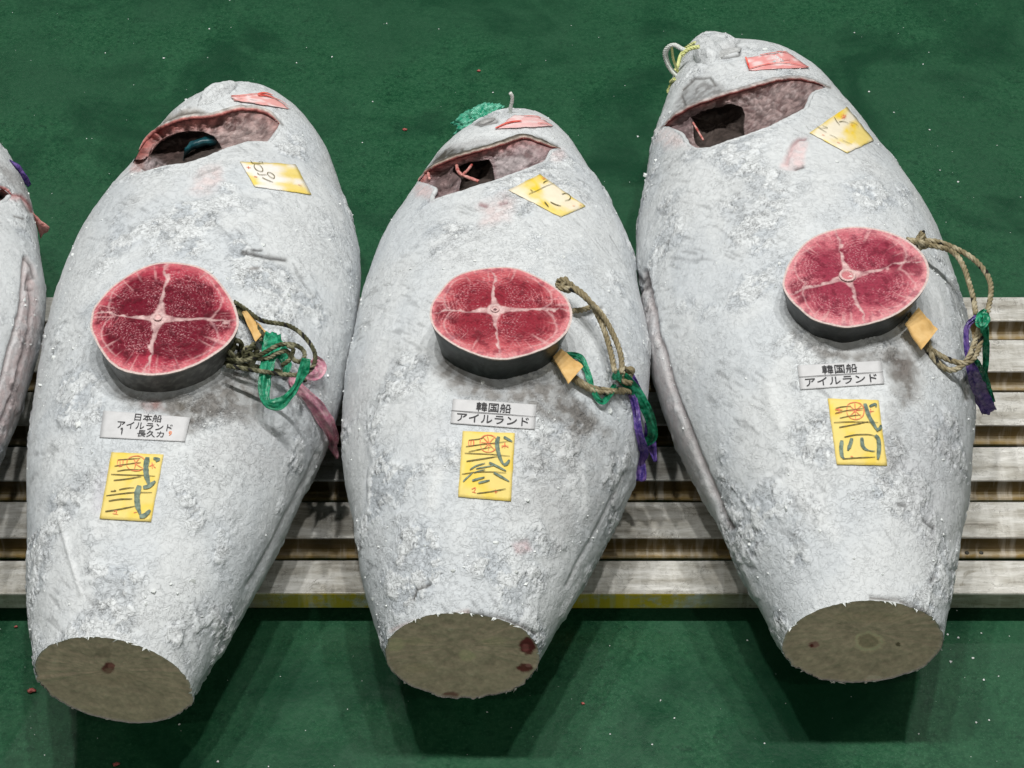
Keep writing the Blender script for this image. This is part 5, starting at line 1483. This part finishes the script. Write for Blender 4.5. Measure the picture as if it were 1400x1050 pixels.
# a teal sheet stuffed in the first gill
z1c = za([(455,640),(462,600),(500,560),(560,528),(640,512),(720,512)])
q = resample(z1c, 40)
base = np.array([hit(f1, x, y)[0] for x, y in q])
nrm = np.array([hit(f1, x, y)[1] for x, y in q])
rdir = np.array([ray(x, y) for x, y in q])
rows = []
for k, (dn, dv) in enumerate([(-0.046, 0.008), (-0.044, 0.003), (-0.045, -0.003), (-0.056, -0.008), (-0.070, -0.010), (-0.085, -0.012)]):
    rows.append(base + rdir * (-dn * 1.6) + np.array([0, dv * 1.5, 0]) + nrm * (0.003 * fbm(base * 60 + k, 2))[:, None])
G = np.stack(rows, 1)
V = np.vstack([G.reshape(-1, 3), G.reshape(-1, 3) - nrm.repeat(6, 0) * 0.0015])
Fq = grid_faces(40, 6); m = 240
o = mk("teal_sheet", V, Fq[:, ::-1].tolist() + (Fq + m).tolist(), M_TEAL, origin=V[V[:, 2].argmin()])
tag(o, "teal plastic sheet stuffed in the gill of the left-hand full tuna", "sheet")

# red gill strands in the second and third fish
def gill_strand(f, pts, dn, R, mat, nm="gill_strand"):
    q = resample(pts, 30)
    P = np.array([hit(f, x, y)[0] - ray(x, y) * d * 1.4 for (x, y), d in zip(q, np.linspace(dn[0], dn[1], 30))])
    V, Fc = tube(P, R * (1 + 0.3 * fbm(P * 90, 2)), 8)
    return mk(nm, V, Fc, mat, f.root)
gill_strand(f2, zb([(355,590),(360,640),(385,680),(440,705),(520,735)]), (-0.03, -0.05), 0.0032, M_REDFISH)
gill_strand(f2, zb([(390,690),(430,660),(470,610)]), (-0.035, -0.045), 0.0026, M_REDFISH)
gill_strand(f2, zb([(140,660),(145,700),(150,715)]), (-0.012, -0.02), 0.0028, M_REDFISH)
gill_strand(f3, zc([(455,690),(485,740),(520,800)]), (-0.03, -0.05), 0.0020, M_REDFISH)

# at the cropped fish: a torn red flap and something purple behind its head
def flap(f, outline, y, mat, name, thick, seed, root=None, label=None, cat=None):
    P = np.array([beyond(x, yy_, y) for x, yy_ in resample(outline + [outline[0]], 60, False)[:-1]])
    P = P + 0.003 * np.stack([fbm(P * 40 + seed + k, 2) for k in range(3)], -1)
    c = P.mean(0)
    n = (CC - c); n /= np.linalg.norm(n)
    rings = []
    for s, h in ((0.02, 1.0), (0.4, 0.95), (0.75, 0.8), (0.95, 0.45), (1.0, 0.0), (0.9, -0.5), (0.5, -0.8), (0.02, -0.9)):
        R_ = c + (P - c) * s
        rings.append(R_ + n * thick * (h + 0.35 * fbm(R_ * 55 + seed, 3))[:, None])
    V = np.stack(rings).reshape(-1, 3)
    o = mk(name, V, grid_faces(8, 60, True), mat, root, np.ones((len(V), 3)), origin=None if root else V[V[:, 2].argmin()])
    if label:
        tag(o, label, cat)
    return o
f0 = FISH['0']
y0 = float(hit(f0, 44, 300)[0][1])
flap(f0, zm([(195,470),(215,500),(250,530),(298,575),(285,600),(262,612),(245,645),(232,600),(215,540)], 0, 180, 4.37), y0 + 0.02, M_REDFISH, "torn_flap", 0.008, 3, f0.root)
flap(f0, zm([(60,160),(100,185),(140,230),(175,275),(188,310),(170,330),(140,290),(100,230)], 0, 180, 4.37), y0 + 0.12, M_PURPLE, "purple_wrap", 0.012, 5, None, "purple plastic wrap behind the head of the tuna at the left edge", "plastic wrap")

# ------------------------------------------------------------------ scraps and ice on the floor
def scrap(px, py, size, label, seed, mat=M_REDBIT):
    p = on_plane(px, py, 0.0)
    ico = bmesh.new(); bmesh.ops.create_icosphere(ico, subdivisions=2, radius=1)
    V = np.array([v.co[:] for v in ico.verts]); Fc = [[v.index for v in q.verts] for q in ico.faces]; ico.free()
    V = V * (1 + 0.9 * fbm(V * 1.6 + seed, 3))[:, None] * np.array([size, size * 0.7, size * 0.4])
    V[:, 2] -= V[:, 2].min() - 0.0005
    o = mk("flesh_scrap", V + p, Fc, mat, origin=p)
    tag(o, label, "scrap", "scraps of tuna on the floor")
scrap(655, 98, 0.004, "small red flesh scrap on the floor straight beyond the middle tuna", 1)
scrap(554, 178.5, 0.0045, "red flesh scrap on the floor between the heads of the left and middle tuna", 2)
scrap(44, 946, 0.0065, "red flesh scrap on the floor left of the left-hand sawn tail", 3)
scrap(22, 858, 0.003, "tiny pink scrap on the floor just off the pallet's left end", 4)
scrap(160, 1046, 0.006, "brownish scrap on the floor at the bottom edge, below the left-hand tail", 5)
scrap(797, 963, 0.003, "tiny brown scrap on the floor right of the middle sawn tail", 6)
ico = bmesh.new(); bmesh.ops.create_icosphere(ico, subdivisions=1, radius=1)
iv = np.array([v.co[:] for v in ico.verts]); iff = np.array([[v.index for v in q.verts] for q in ico.faces]); ico.free()
r3 = np.random.default_rng(11)
K = 420
pxs = r3.uniform(-60, 1460, K); pys = r3.uniform(-60, 1110, K)
big = [(224,80,4), (286,40,3), (454,78,3), (314,0,3), (952,145,3), (872,187,3.5), (1188,126,3.5), (1262,88,2.5), (1222,154,2.5), (1285,233,2.5), (1168,45,2.5), (600,40,2), (345,795,2), (1022,876,2.5), (903,958,2.5), (922,982,2.5), (1296,868,3), (1310,872,3), (1330,900,3), (1345,930,3), (1365,925,2.5), (1335,988,3), (1352,985,2.5), (1380,870,2), (834,1004,2), (1300,905,4), (1342,866,2.5)]
pts = np.array([on_plane(x, y, 0) for x, y in list(zip(pxs, pys)) + [(b[0], b[1]) for b in big]])
sc = np.concatenate([r3.gamma(1.4, 0.00035, K) + 0.0003, np.array([b[2] for b in big]) / 1500])
n = len(pts)
V = pts[:, None] + np.array([0, 0, 0.0004]) + iv[None] * np.array([1, 1, .5]) * sc[:, None, None] * r3.uniform(.5, 1.5, (n, 12, 1)) + np.array([0, 0, 0.3]) * sc[:, None, None]
FF = (iff[None] + (np.arange(n) * 12)[:, None, None]).reshape(-1, 3)
o = mk("ice_crumbs", V.reshape(-1, 3), FF, M_ICE, smooth=False)
tag(o, "white crumbs of ice strewn thinly over the green floor", None, None, "stuff")
